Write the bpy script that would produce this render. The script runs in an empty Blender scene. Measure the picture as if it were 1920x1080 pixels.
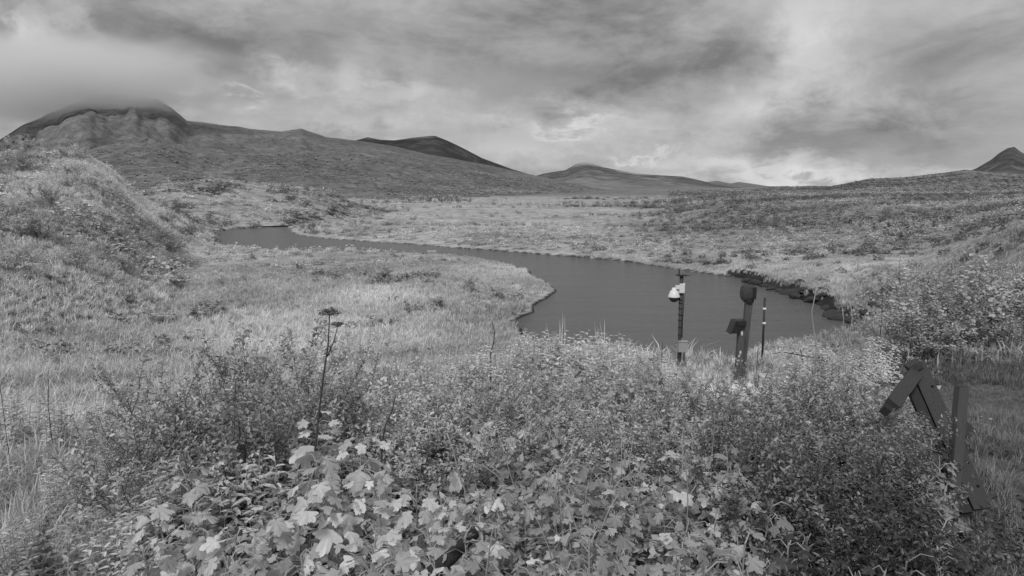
import bpy, math, random
import numpy as np
from mathutils import Vector, Matrix, Euler

random.seed(11)
RNG = np.random.default_rng(11)
S = bpy.context.scene
COL = S.collection
R = math.radians

# ------------------------------------------------------------------ camera
CAM_Z, FPX, PITCH = 8.0, 1200.0, R(8.9)
cd = bpy.data.cameras.new('camera')
cam = bpy.data.objects.new('camera', cd)
COL.objects.link(cam)
cam.location = (0, 0, CAM_Z)
cam.rotation_euler = (R(90) - PITCH, 0, 0)
cd.sensor_width = 36.0
cd.lens = 36.0 * FPX / 1920.0
cd.clip_start, cd.clip_end = 0.05, 40000
S.camera = cam

# ------------------------------------------------------------------ exposure
S.view_settings.view_transform = 'Standard'
S.view_settings.look = 'None'
S.view_settings.gamma = 1.0
S.view_settings.use_curve_mapping = False
S.view_settings.exposure = 0.4
S.cycles.volume_bounces = 8
S.cycles.max_bounces = 10
S.cycles.transparent_max_bounces = 8

# ------------------------------------------------------------------ sun + sky
SUN_EL, SUN_AZ = 50.0, 200.0          # behind the camera, to the left
sl = bpy.data.lights.new('sun', 'SUN')
sl.energy, sl.angle, sl.color = 1.5, R(14), (1, 1, 1)
sun = bpy.data.objects.new('sun', sl)
COL.objects.link(sun)
_sd = Vector((math.sin(R(SUN_AZ)) * math.cos(R(SUN_EL)), math.cos(R(SUN_AZ)) * math.cos(R(SUN_EL)), math.sin(R(SUN_EL))))
sun.rotation_euler = (-_sd).to_track_quat('-Z', 'Y').to_euler()


def px_dir(px, py):
    u, v = (px - 960) / FPX, (540 - py) / FPX
    c, s = math.cos(PITCH), math.sin(PITCH)
    d = Vector((u, c + v * s, -s + v * c))
    return d.normalized()


def at(px, py, depth):
    """world point on the sight line of a photograph pixel at a given depth along +Y"""
    d = px_dir(px, py)
    t = depth / d.y
    return Vector((d.x * t, depth, CAM_Z + d.z * t))


class NT:
    """tiny helper for node trees"""
    def __init__(self, tree):
        self.t = tree

    def n(self, kind, **kw):
        nd = self.t.nodes.new(kind)
        for k, v in kw.items():
            setattr(nd, k, v)
        return nd

    def put(self, sock, v):
        if isinstance(v, bpy.types.NodeSocket):
            self.t.links.new(v, sock)
        else:
            sock.default_value = v

    def math(self, op, a, b=None, c=None, clamp=False):
        nd = self.n('ShaderNodeMath', operation=op, use_clamp=clamp)
        self.put(nd.inputs[0], a)
        if b is not None:
            self.put(nd.inputs[1], b)
        if c is not None:
            self.put(nd.inputs[2], c)
        return nd.outputs[0]

    def noise(self, vec, scale, detail=4, rough=.55, dist=0.0):
        nd = self.n('ShaderNodeTexNoise')
        self.put(nd.inputs['Vector'], vec)
        nd.inputs['Scale'].default_value = scale
        nd.inputs['Detail'].default_value = detail
        nd.inputs['Roughness'].default_value = rough
        nd.inputs['Distortion'].default_value = dist
        return nd.outputs[0]

    def grey(self, v):
        nd = self.n('ShaderNodeCombineColor')
        for i in range(3):
            self.put(nd.inputs[i], v)
        return nd.outputs[0]

    def ramp(self, v, a, b, lo=0.0, hi=1.0, smooth=True):
        nd = self.n('ShaderNodeMapRange', interpolation_type='SMOOTHSTEP' if smooth else 'LINEAR')
        self.put(nd.inputs[0], v)
        for i, q in enumerate((a, b, lo, hi)):
            nd.inputs[i + 1].default_value = q
        return nd.outputs[0]


def build_world():
    w = bpy.data.worlds.new('World')
    S.world = w
    w.use_nodes = True
    t = w.node_tree
    t.nodes.clear()
    k = NT(t)
    out = k.n('ShaderNodeOutputWorld')
    bg = k.n('ShaderNodeBackground')
    bg.inputs['Strength'].default_value = 0.1
    t.links.new(bg.outputs[0], out.inputs[0])
    sky = k.n('ShaderNodeTexSky', sky_type='NISHITA', sun_disc=False)
    sky.sun_elevation, sky.sun_rotation = R(SUN_EL), R(SUN_AZ)
    bw = k.n('ShaderNodeRGBToBW')
    t.links.new(sky.outputs[0], bw.inputs[0])
    tc = k.n('ShaderNodeTexCoord')
    gen = tc.outputs['Generated']
    sp = k.n('ShaderNodeSeparateXYZ')
    t.links.new(gen, sp.inputs[0])
    x, y, z = sp.outputs
    zz = k.math('ADD', k.math('MAXIMUM', z, 0.0), 0.16)
    cp = k.n('ShaderNodeCombineXYZ')
    k.put(cp.inputs[0], k.math('DIVIDE', x, zz))
    k.put(cp.inputs[1], k.math('DIVIDE', y, zz))
    pl = cp.outputs[0]
    mp = k.n('ShaderNodeMapping')
    mp.inputs['Scale'].default_value = (1, 1, 2.3)
    t.links.new(gen, mp.inputs[0])
    st = mp.outputs[0]
    n1 = k.noise(st, 1.7, 9, .55, .3)
    n2 = k.ramp(k.noise(st, 3.6, 10, .58, .35), .40, .60)
    n3 = k.noise(st, 9.0, 9, .62, .25)
    n4 = k.ramp(k.noise(pl, 2.1, 9, .6, .3), .38, .62)
    # warp of the direction so that the cloud banks get ragged edges
    wa = k.math('MULTIPLY', k.math('SUBTRACT', k.noise(gen, 6.0, 10, .65), .5), .34)
    we = k.math('MULTIPLY', k.math('SUBTRACT', n3, .5), .15)
    az = k.math('ADD', k.math('ARCTAN2', x, y), wa)
    el = k.math('ADD', k.math('ARCSINE', z), we)
    # cloud banks and gaps: (px, py, half width px, half height px, luminance change)
    banks = [(1010, 60, 330, 130, -.085), (1000, 150, 260, 60, -.05), (400, 90, 170, 70, -.085), (10, 10, 70, 55, -.10),
             (1650, 260, 260, 42, -.075), (1480, 270, 90, 30, -.05), (1470, 315, 32, 7, -.10), (1640, 313, 80, 12, -.09),
             (1240, 150, 220, 40, -.03), (1780, 110, 170, 80, -.02), (640, 40, 120, 40, -.03),
             (62, 85, 45, 55, .17), (120, 40, 40, 45, .08), (575, 140, 80, 26, .14), (340, 150, 130, 20, .09),
             (450, 170, 26, 5, .10), (720, 178, 120, 24, .10), (1520, 70, 75, 70, .11), (1440, 170, 150, 30, .10),
             (1130, 240, 220, 45, .09), (960, 285, 130, 50, .10), (1380, 320, 220, 22, .13), (720, 235, 130, 22, .08),
             (1540, 345, 100, 12, .15), (1190, 288, 70, 6, .09), (1060, 232, 60, 8, .08), (1700, 315, 200, 14, .08),
             (500, 215, 220, 35, .05), (60, 180, 200, 60, .00)]
    acc = None
    for px, py, sx, sy, amp in banks:
        d = px_dir(px, py)
        a0, e0 = math.atan2(d.x, d.y), math.asin(d.z)
        sa, se = sx / FPX * math.cos(a0) ** 2, sy / FPX
        da = k.math('DIVIDE', k.math('SUBTRACT', az, a0), sa)
        de = k.math('DIVIDE', k.math('SUBTRACT', el, e0), se)
        q = k.math('ADD', k.math('MULTIPLY', da, da), k.math('MULTIPLY', de, de))
        g = k.math('MULTIPLY', k.math('POWER', 2.71828, k.math('MULTIPLY', q, -1.0)), amp * 1.6)
        acc = g if acc is None else k.math('ADD', acc, g)
    lum = k.math('ADD', .325, acc)
    lum = k.math('ADD', lum, k.math('MULTIPLY', k.math('SUBTRACT', n1, .5), .30))
    lum = k.math('ADD', lum, k.math('MULTIPLY', k.math('SUBTRACT', n2, .5), .13))
    lum = k.math('ADD', lum, k.math('MULTIPLY', k.math('SUBTRACT', n3, .5), .26))
    lum = k.math('ADD', lum, k.math('MULTIPLY', k.math('SUBTRACT', n4, .5), .008))
    lum = k.math('MAXIMUM', lum, .16)
    # thin breaks let a little of the clear sky through
    fin = k.math('ADD', k.math('MULTIPLY', lum, 8.2), k.math('MULTIPLY', bw.outputs[0], .04))
    k.put(bg.inputs[0], k.grey(fin))
    w.cycles.sampling_method = 'MANUAL'
    w.cycles.sample_map_resolution = 512


build_world()


# ------------------------------------------------------------------ helpers: noise, meshes, objects
def _hash(ix, iy, seed):
    h = (ix.astype(np.int64) * 374761393 + iy.astype(np.int64) * 668265263 + seed * 2147483647) & 0xFFFFFFFF
    h = ((h ^ (h >> 13)) * 1274126177) & 0xFFFFFFFF
    return ((h ^ (h >> 16)) & 0xFFFF) / 65535.0


def vnoise(x, y, seed=0):
    x0, y0 = np.floor(x), np.floor(y)
    fx, fy = x - x0, y - y0
    fx, fy = fx * fx * (3 - 2 * fx), fy * fy * (3 - 2 * fy)
    a, b = _hash(x0, y0, seed), _hash(x0 + 1, y0, seed)
    c, d = _hash(x0, y0 + 1, seed), _hash(x0 + 1, y0 + 1, seed)
    return (a * (1 - fx) + b * fx) * (1 - fy) + (c * (1 - fx) + d * fx) * fy


def fbm(x, y, octv=4, seed=0, gain=.5):
    r, amp, tot = 0, 1.0, 0
    for i in range(octv):
        r = r + amp * vnoise(x, y, seed + i * 17)
        tot += amp
        x, y, amp = x * 2.03 + 11.3, y * 2.03 + 5.7, amp * gain
    return r / tot


def mesh_arr(name, V, F, mats=(), smooth=False):
    """mesh from numpy arrays; F is an (n,3) or (n,4) index array"""
    me = bpy.data.meshes.new(name)
    V = np.asarray(V, np.float32)
    F = np.asarray(F, np.int32)
    n, k = F.shape
    me.vertices.add(len(V))
    me.vertices.foreach_set('co', V.ravel())
    me.loops.add(n * k)
    me.loops.foreach_set('vertex_index', F.ravel())
    me.polygons.add(n)
    me.polygons.foreach_set('loop_start', np.arange(0, n * k, k, dtype=np.int32))
    for m in mats:
        me.materials.append(m)
    me.update(calc_edges=True)
    me.validate()
    if smooth:
        me.polygons.foreach_set('use_smooth', np.ones(len(me.polygons), bool))
    return me


def attr(me, name, data, dom='POINT'):
    a = me.attributes.new(name, 'FLOAT', dom)
    a.data.foreach_set('value', np.asarray(data, np.float32))


class MB:
    """collects shapes into one mesh"""
    def __init__(self):
        self.v, self.f = [], []

    def add(self, vs, fs):
        o = len(self.v)
        self.v += [tuple(p) for p in vs]
        self.f += [tuple(i + o for i in q) for q in fs]

    def tube(self, pts, rads, n=6, cap=True):
        pts = [Vector(p) for p in pts]
        vs, fs = [], []
        ref = Vector((.31, .17, .93)) if abs((pts[-1] - pts[0]).normalized().z) < .9 else Vector((1, .1, 0))
        for i, p in enumerate(pts):
            d = (pts[min(i + 1, len(pts) - 1)] - pts[max(i - 1, 0)]).normalized()
            a = d.cross(ref).normalized()
            b = d.cross(a)
            for j in range(n):
                th = 2 * math.pi * j / n
                vs.append(p + (a * math.cos(th) + b * math.sin(th)) * rads[i])
        for i in range(len(pts) - 1):
            for j in range(n):
                j2 = (j + 1) % n
                fs.append((i * n + j, i * n + j2, (i + 1) * n + j2, (i + 1) * n + j))
        if cap:
            fs.append(tuple(range(n - 1, -1, -1)))
            fs.append(tuple((len(pts) - 1) * n + j for j in range(n)))
        self.add(vs, fs)

    def box(self, c, s, rot=None, taper=1.0):
        c = Vector(c)
        vs = []
        for z in (-1, 1):
            q = taper if z > 0 else 1.0
            for x, y in ((-1, -1), (1, -1), (1, 1), (-1, 1)):
                p = Vector((x * s[0] / 2 * q, y * s[1] / 2 * q, z * s[2] / 2))
                vs.append(c + (rot @ p if rot else p))
        self.add(vs, [(3, 2, 1, 0), (4, 5, 6, 7), (0, 1, 5, 4), (1, 2, 6, 5), (2, 3, 7, 6), (3, 0, 4, 7)])

    def beam(self, a, b, w, h, up=(0, 0, 1), seg=6, rough=.0, rnd=None):
        """a squared timber from a to b with slightly uneven edges"""
        a, b = Vector(a), Vector(b)
        d = (b - a).normalized()
        s = d.cross(Vector(up)).normalized()
        u = s.cross(d)
        vs, fs = [], []
        rnd = rnd or random
        for i in range(seg + 1):
            p = a.lerp(b, i / seg)
            for x, y in ((-1, -1), (1, -1), (1, 1), (-1, 1)):
                j = 1 + rnd.uniform(-rough, rough)
                vs.append(p + s * (x * w / 2 * j) + u * (y * h / 2 * j))
        for i in range(seg):
            for j in range(4):
                j2 = (j + 1) % 4
                fs.append((i * 4 + j, i * 4 + j2, i * 4 + 4 + j2, i * 4 + 4 + j))
        fs += [(3, 2, 1, 0), tuple(seg * 4 + j for j in range(4))]
        self.add(vs, fs)

    def lathe(self, prof, n=20, c=(0, 0, 0)):
        vs, fs = [], []
        for r, z in prof:
            for j in range(n):
                th = 2 * math.pi * j / n
                vs.append((c[0] + r * math.cos(th), c[1] + r * math.sin(th), c[2] + z))
        for i in range(len(prof) - 1):
            for j in range(n):
                j2 = (j + 1) % n
                fs.append((i * n + j, i * n + j2, i * n + n + j2, i * n + n + j))
        fs.append(tuple(range(n - 1, -1, -1)))
        fs.append(tuple((len(prof) - 1) * n + j for j in range(n)))
        self.add(vs, fs)

    def mesh(self, name, m, smooth=False):
        me = bpy.data.meshes.new(name)
        me.from_pydata(self.v, [], self.f)
        me.materials.append(m)
        if smooth:
            for p in me.polygons:
                p.use_smooth = True
        me.update()
        return me

    def obj(self, name, m, parent=None, smooth=False, bevel=0):
        o = bpy.data.objects.new(name, self.mesh(name, m, smooth))
        COL.objects.link(o)
        if parent:
            o.parent = parent
        if bevel:
            b = o.modifiers.new('bevel', 'BEVEL')
            b.width, b.segments = bevel, 2
        return o


def tag(o, label=None, cat=None, group=None, kind=None):
    if label:
        o['label'] = label
    if cat:
        o['category'] = cat
    if group:
        o['group'] = group
    if kind:
        o['kind'] = kind
    return o


def empty(name, loc, rz=0.0, label=None, cat=None, group=None):
    o = bpy.data.objects.new(name, None)
    o.empty_display_size = .2
    COL.objects.link(o)
    o.location = loc
    o.rotation_euler = (0, 0, rz)
    return tag(o, label, cat, group)


def link(name, me, parent=None):
    o = bpy.data.objects.new(name, me)
    COL.objects.link(o)
    if parent:
        o.parent = parent
    return o


# ------------------------------------------------------------------ materials (an infrared picture: everything is grey)
def mat(name):
    m = bpy.data.materials.new(name)
    m.use_nodes = True
    t = m.node_tree
    t.nodes.clear()
    k = NT(t)
    out = k.n('ShaderNodeOutputMaterial')
    return m, t, k, out


def solid(name, v, rough=.7, var=.15, scale=20.0, metal=0.0, bump=.2, spec=.4, stretch=None):
    m, t, k, out = mat(name)
    p = k.n('ShaderNodeBsdfPrincipled')
    tc = k.n('ShaderNodeTexCoord').outputs['Object']
    if stretch:
        mp = k.n('ShaderNodeMapping')
        mp.inputs['Scale'].default_value = stretch
        t.links.new(tc, mp.inputs[0])
        tc = mp.outputs[0]
    n = k.noise(tc, scale, 6, .6)
    val = k.math('MULTIPLY', v, k.math('ADD', 1 - var, k.math('MULTIPLY', n, 2 * var)))
    k.put(p.inputs['Base Color'], k.grey(val))
    p.inputs['Roughness'].default_value = rough
    p.inputs['Metallic'].default_value = metal
    p.inputs['Specular IOR Level'].default_value = spec
    if bump:
        b = k.n('ShaderNodeBump')
        b.inputs['Strength'].default_value = bump
        b.inputs['Distance'].default_value = .01
        k.put(b.inputs['Height'], n)
        t.links.new(b.outputs[0], p.inputs['Normal'])
    t.links.new(p.outputs[0], out.inputs[0])
    return m


def leaf_mat(name, v, trans=.35, spread=.35, source='GEOMETRY', rough=.5, gloss=.06, vein=False):
    """leaf: diffuse + translucent + a little sheen; tone differs from leaf to leaf"""
    m, t, k, out = mat(name)
    if source == 'RANDOM':
        s = k.n('ShaderNodeObjectInfo').outputs['Random']
    else:
        s = k.n('ShaderNodeAttribute', attribute_type=source, attribute_name='shade').outputs['Fac']
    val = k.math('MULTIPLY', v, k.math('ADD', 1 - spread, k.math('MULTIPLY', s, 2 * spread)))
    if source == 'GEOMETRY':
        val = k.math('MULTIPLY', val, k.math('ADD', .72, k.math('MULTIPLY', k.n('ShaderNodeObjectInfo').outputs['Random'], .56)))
    if source == 'INSTANCER':
        g = k.n('ShaderNodeAttribute', attribute_type='GEOMETRY', attribute_name='leafshade').outputs['Fac']
        val = k.math('MULTIPLY', val, k.math('ADD', .75, k.math('MULTIPLY', g, .5)))
    if vein:
        tc = k.n('ShaderNodeTexCoord').outputs['Object']
        val = k.math('MULTIPLY', val, k.math('ADD', .72, k.math('MULTIPLY', k.noise(tc, 5, 5, .6), .56)))
        vn = k.n('ShaderNodeAttribute', attribute_type='GEOMETRY', attribute_name='vein').outputs['Fac']
        val = k.math('MULTIPLY', val, k.math('ADD', 1.0, k.math('MULTIPLY', vn, .12)))
    c = k.grey(val)
    d = k.n('ShaderNodeBsdfDiffuse')
    tr = k.n('ShaderNodeBsdfTranslucent')
    gl = k.n('ShaderNodeBsdfGlossy')
    gl.inputs['Roughness'].default_value = rough
    k.put(d.inputs[0], c)
    k.put(tr.inputs[0], c)
    mx = k.n('ShaderNodeMixShader')
    mx.inputs[0].default_value = trans
    t.links.new(d.outputs[0], mx.inputs[1])
    t.links.new(tr.outputs[0], mx.inputs[2])
    m2 = k.n('ShaderNodeMixShader')
    m2.inputs[0].default_value = gloss
    t.links.new(mx.outputs[0], m2.inputs[1])
    t.links.new(gl.outputs[0], m2.inputs[2])
    t.links.new(m2.outputs[0], out.inputs[0])
    return m


M = {}
M['wood'] = solid('weathered_wood', .062, .85, .85, 22, bump=1.0, stretch=(6, 6, .6))
M['wood_dark'] = solid('dark_wood', .03, .8, .5, 9, bump=.6, stretch=(5, 5, 1.2))  # also used where shade is put into the wood colour
M['post'] = solid('post_wood', .105, .85, .6, 12, bump=.9, stretch=(8, 8, .5))
M['bark'] = solid('shrub_bark', .10, .85, .4, 30)
M['stalk'] = solid('dry_stalk', .34, .8, .3, 30)
M['reed'] = solid('reed', .62, .8, .2, 20)
M['seed'] = solid('seed_head', .16, .9, .3, 30)
M['stalk_dark'] = solid('dead_stalk', .06, .8, .3, 30)
M['petiole'] = solid('leaf_stem', .35, .7, .2, 20)
M['white'] = solid('white_plastic', .78, .35, .04, 12, bump=.02)
M['dome'] = solid('smoked_dome', .02, .08, .05, 5, bump=0, spec=.6)
M['black'] = solid('black_metal', .025, .45, .2, 15, bump=.05)
M['pole'] = solid('dark_pole', .05, .6, .3, 15, bump=.1)
M['box'] = solid('grey_enclosure', .36, .5, .08, 10, bump=.05)
M['tape'] = solid('pale_tape', .8, .5, .05, 10, bump=0)
M['worn'] = solid('worn_patch', .65, .7, .25, 30, bump=.1)
M['stone'] = solid('river_stone', .11, .8, .5, 5, bump=.5)
M['turf'] = solid('turf_soil', .05, .95, .5, 8, bump=.8)
M['willow'] = leaf_mat('willow_leaf', .61, .45, .30)
M['willow_dark'] = leaf_mat('dark_willow_leaf', .45, .38, .4)
M['thicket'] = leaf_mat('corner_dimmed_leaf', .27, .32, .38)  # willow tone lowered to paint the vignette at lower right
M['thicket_shaded'] = leaf_mat('corner_shaded_willow_leaf', .075, .25, .5)  # same willow, darker still for the shaded lower right corner
M['alder'] = leaf_mat('alder_leaf', .53, .4, .22)
M['broad'] = leaf_mat('broad_leaf', .66, .42, .32, 'RANDOM', .5, .05, True)
M['broad_mid'] = leaf_mat('mid_broad_leaf', .38, .35, .3, 'RANDOM', .5, .05, True)
M['broad_shaded'] = leaf_mat('corner_shaded_broad_leaf', .07, .2, .3, 'RANDOM', .5, .05, True)  # broad leaf tone darkened to paint the shade of the lower right corner
M['weed'] = leaf_mat('weed_leaf', .66, .4, .28)
M['forb'] = leaf_mat('forb_leaf', .80, .4, .25)
M['grass'] = leaf_mat('grass_blade', .70, .4, .32, 'INSTANCER', .5, .04)
M['scrub'] = leaf_mat('scrub_leaf', .50, .35, .6, 'INSTANCER', .5, .03)
M['scrub_far'] = leaf_mat('heath_leaf', .30, .35, .5, 'INSTANCER', .5, .02)


def ground_mat(name, bump=.4):
    """soil and turf: tone from the vegetation map stored on the mesh, broken up by noise"""
    m, t, k, out = mat(name)
    p = k.n('ShaderNodeBsdfPrincipled')
    a = k.n('ShaderNodeAttribute', attribute_type='GEOMETRY', attribute_name='tone').outputs['Fac']
    tc = k.n('ShaderNodeTexCoord').outputs['Object']
    n1 = k.noise(tc, .5, 8, .65, .6)
    n2 = k.noise(tc, .06, 8, .7, .8)
    n3 = k.noise(tc, 4.0, 4, .6)
    f = k.math('MULTIPLY', k.ramp(n1, .3, .7, .5, 1.5, False), k.ramp(n2, .3, .7, .7, 1.3, False))
    f = k.math('MULTIPLY', f, k.math('ADD', .6, k.math('MULTIPLY', n3, .8)))
    k.put(p.inputs['Base Color'], k.grey(k.math('MULTIPLY', a, f)))
    p.inputs['Roughness'].default_value = .95
    p.inputs['Specular IOR Level'].default_value = .1
    b = k.n('ShaderNodeBump')
    b.inputs['Strength'].default_value = bump
    b.inputs['Distance'].default_value = .4
    k.put(b.inputs['Height'], k.math('ADD', n1, k.math('MULTIPLY', n3, .2)))
    t.links.new(b.outputs[0], p.inputs['Normal'])
    t.links.new(p.outputs[0], out.inputs[0])
    return m


def hill_mat(name, base, s_big, s_small, contrast=.5, rock=.05, rock_amt=.0):
    """heath slope: speckled dwarf shrubs over paler turf, with dark crags"""
    m, t, k, out = mat(name)
    p = k.n('ShaderNodeBsdfPrincipled')
    tc = k.n('ShaderNodeTexCoord').outputs['Object']
    n1 = k.noise(tc, s_big, 8, .65, .8)
    n2 = k.noise(tc, s_small, 6, .7, .4)
    n4 = k.noise(tc, s_small * 2.4, 3, .5)
    n2 = k.math('ADD', n2, k.math('MULTIPLY', k.ramp(n4, .60, .72), .22))
    f = k.math('MULTIPLY', k.ramp(n1, .3, .7, 1 - contrast * .6, 1 + contrast * .6, False), k.ramp(n2, .3, .7, 1 - contrast, 1 + contrast, False))
    val = k.math('MULTIPLY', base, f)
    a = k.n('ShaderNodeAttribute', attribute_type='GEOMETRY', attribute_name='crag').outputs['Fac']
    cr = k.math('MULTIPLY', a, k.ramp(k.noise(tc, s_big * 1.6, 7, .62, 1.2), .36, .50))
    mx = k.n('ShaderNodeMix', data_type='FLOAT')
    k.put(mx.inputs[0], cr)
    k.put(mx.inputs[2], val)
    k.put(mx.inputs[3], k.math('MULTIPLY', rock, k.ramp(n2, .3, .7, .6, 1.4, False)))
    k.put(p.inputs['Base Color'], k.grey(mx.outputs[0]))
    p.inputs['Roughness'].default_value = .95
    p.inputs['Specular IOR Level'].default_value = .08
    b = k.n('ShaderNodeBump')
    b.inputs['Strength'].default_value = .6
    b.inputs['Distance'].default_value = .35 / s_small
    k.put(b.inputs['Height'], n2)
    t.links.new(b.outputs[0], p.inputs['Normal'])
    t.links.new(p.outputs[0], out.inputs[0])
    return m


def water_mat():
    m, t, k, out = mat('river_water')
    p = k.n('ShaderNodeBsdfPrincipled')
    p.inputs['Base Color'].default_value = (.14, .14, .14, 1)
    p.inputs['Roughness'].default_value = .22
    p.inputs['IOR'].default_value = 1.33
    tc = k.n('ShaderNodeTexCoord').outputs['Object']
    mp = k.n('ShaderNodeMapping')
    mp.inputs['Rotation'].default_value = (0, 0, R(-12))
    mp.inputs['Scale'].default_value = (.3, 2.6, 1)
    t.links.new(tc, mp.inputs[0])
    n = k.noise(mp.outputs[0], 2.2, 5, .6, .5)
    n2 = k.noise(mp.outputs[0], .35, 4, .55, .5)
    b = k.n('ShaderNodeBump')
    b.inputs['Distance'].default_value = .35
    k.put(b.inputs['Strength'], k.ramp(n2, .25, .75, .5, 1.0, False))
    k.put(b.inputs['Height'], k.math('ADD', n, k.math('MULTIPLY', k.noise(mp.outputs[0], 9.0, 3, .5), .2)))
    t.links.new(b.outputs[0], p.inputs['Normal'])
    t.links.new(p.outputs[0], out.inputs[0])
    return m


# ------------------------------------------------------------------ terrain
ROWS = np.array([0.5, 6, 10, 14, 17, 22, 28, 34, 44, 60, 90, 140, 200, 300, 500, 900, 2000, 12000], float)
COLS = np.array([-400, 0, 300, 600, 900, 1200, 1450, 1700, 1950, 2400], float)
ZT = np.array([
    [4.3, 4.3, 4.3, 4.2, 3.9, 3.4, 2.8, 2.5, 2.3, 2.5, 3.0, 3.5, 4, 5, 6, 7, 8, 8],
    [4.3, 4.3, 4.3, 4.0, 3.5, 2.9, 2.3, 2.0, 1.8, 1.8, 2.2, 2.6, 3, 4, 5.5, 7, 8, 8],
    [4.3, 4.3, 4.3, 3.7, 3.1, 2.3, 1.6, 1.2, .9, .6, .6, 1.0, 1.8, 3, 5, 6, 8, 8],
    [4.3, 4.3, 4.3, 3.6, 2.9, 2.0, 1.2, .9, .7, .5, .5, .8, 1.2, 2, 4.5, 6, 8, 8],
    [4.3, 4.3, 4.3, 3.9, 2.9, 1.5, .8, .7, .7, .7, .8, .9, 1.2, 1.8, 4, 6, 8, 8],
    [4.3, 4.3, 4.35, 4.15, 2.4, .7, .5, .5, .6, .8, .9, 1.0, 1.2, 1.8, 4, 6, 8, 8],
    [4.3, 4.35, 4.4, 4.25, 2.7, .9, .6, .6, .8, 1.0, 1.6, 2.6, 3.6, 4.6, 5.6, 7, 8, 8],
    [4.3, 4.4, 4.6, 4.5, 4.0, 2.8, 1.8, 1.3, 1.2, 1.7, 2.8, 3.9, 4.8, 5.4, 6.2, 7.2, 8, 8],
    [4.3, 4.5, 4.7, 4.8, 4.8, 4.8, 4.9, 5.0, 5.3, 5.7, 5.4, 5.4, 5.7, 6.0, 6.6, 7.4, 8, 8],
    [4.3, 4.5, 4.8, 5.0, 5.1, 5.2, 5.4, 5.6, 6.0, 6.6, 6.8, 7, 7, 7, 7, 7.5, 8, 8]])
COL_AZ = np.arctan((COLS - 960) / FPX)
LROWS = np.log(ROWS)

SHORE_PX = [(1620, 612), (1560, 640), (1440, 668), (1300, 700), (1180, 690), (1060, 660), (985, 640), (952, 606), (1000, 575), (1040, 546),
            (1012, 522), (950, 496), (880, 482), (800, 476), (640, 472), (540, 471), (430, 463), (402, 450), (395, 438),
            (430, 430), (540, 424), (545, 434), (560, 441), (620, 448), (700, 453), (800, 460), (870, 465), (960, 472),
            (1060, 480), (1150, 487), (1250, 501), (1330, 513), (1390, 521), (1440, 537), (1500, 556), (1540, 577), (1600, 603)]


def on_plane(px, py, z=0.0):
    d = px_dir(px, py)
    t = (z - CAM_Z) / d.z
    return (d.x * t, d.y * t)


SHORE = np.array([on_plane(*p) for p in SHORE_PX])
# uneven water line
_P = []
for i in range(len(SHORE)):
    a, b = SHORE[i], SHORE[(i + 1) % len(SHORE)]
    L = np.hypot(*(b - a))
    nseg = max(1, int(L / 1.5))
    for j in range(nseg):
        q = a + (b - a) * j / nseg
        nrm = np.array([-(b - a)[1], (b - a)[0]]) / max(L, 1e-6)
        w = (vnoise(np.array([q[0] * .9]), np.array([q[1] * .9]), 5)[0] - .5) * min(1.0, L * .25)
        _P.append(q + nrm * w)
SHORE_F = np.array(_P)


def shore_sd(x, y):
    """signed distance to the water's edge, negative in the river"""
    x, y = np.asarray(x, float), np.asarray(y, float)
    sh = x.shape
    x, y = x.ravel(), y.ravel()
    d2 = np.full(x.shape, 1e12)
    ins = np.zeros(x.shape, bool)
    near = np.nonzero((y > 15) & (y < 190) & (np.abs(x) < 130))[0]
    X, Y = x[near], y[near]
    D, I = np.full(X.shape, 1e12), np.zeros(X.shape, bool)
    n = len(SHORE_F)
    for i in range(n):
        ax, ay = SHORE_F[i]
        bx, by = SHORE_F[(i + 1) % n]
        dx, dy = bx - ax, by - ay
        t = np.clip(((X - ax) * dx + (Y - ay) * dy) / (dx * dx + dy * dy + 1e-9), 0, 1)
        D = np.minimum(D, (X - ax - t * dx) ** 2 + (Y - ay - t * dy) ** 2)
        if ay != by:
            c = ((ay > Y) != (by > Y)) & (X < dx * (Y - ay) / dy + ax)
            I ^= c
    d2[near] = D
    ins[near] = I
    d = np.sqrt(d2)
    return np.where(ins, -d, d).reshape(sh)


def table_z(x, y):
    az = np.clip(np.arctan2(x, y), COL_AZ[0], COL_AZ[-1])
    r = np.clip(np.hypot(x, y), ROWS[0], ROWS[-1])
    ci = np.clip(np.searchsorted(COL_AZ, az) - 1, 0, len(COLS) - 2)
    ri = np.clip(np.searchsorted(LROWS, np.log(r)) - 1, 0, len(ROWS) - 2)
    u = (az - COL_AZ[ci]) / (COL_AZ[ci + 1] - COL_AZ[ci])
    v = (np.log(r) - LROWS[ri]) / (LROWS[ri + 1] - LROWS[ri])
    u, v = np.clip(u, 0, 1), np.clip(v, 0, 1)
    u = u * u * (3 - 2 * u)
    return (ZT[ci, ri] * (1 - u) + ZT[ci + 1, ri] * u) * (1 - v) + (ZT[ci, ri + 1] * (1 - u) + ZT[ci + 1, ri + 1] * u) * v


def sstep(x, a, b):
    t = np.clip((x - a) / (b - a), 0, 1)
    return t * t * (3 - 2 * t)


def to_px(x, y):
    return 960 + FPX * x / np.maximum(y, .1)


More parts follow.
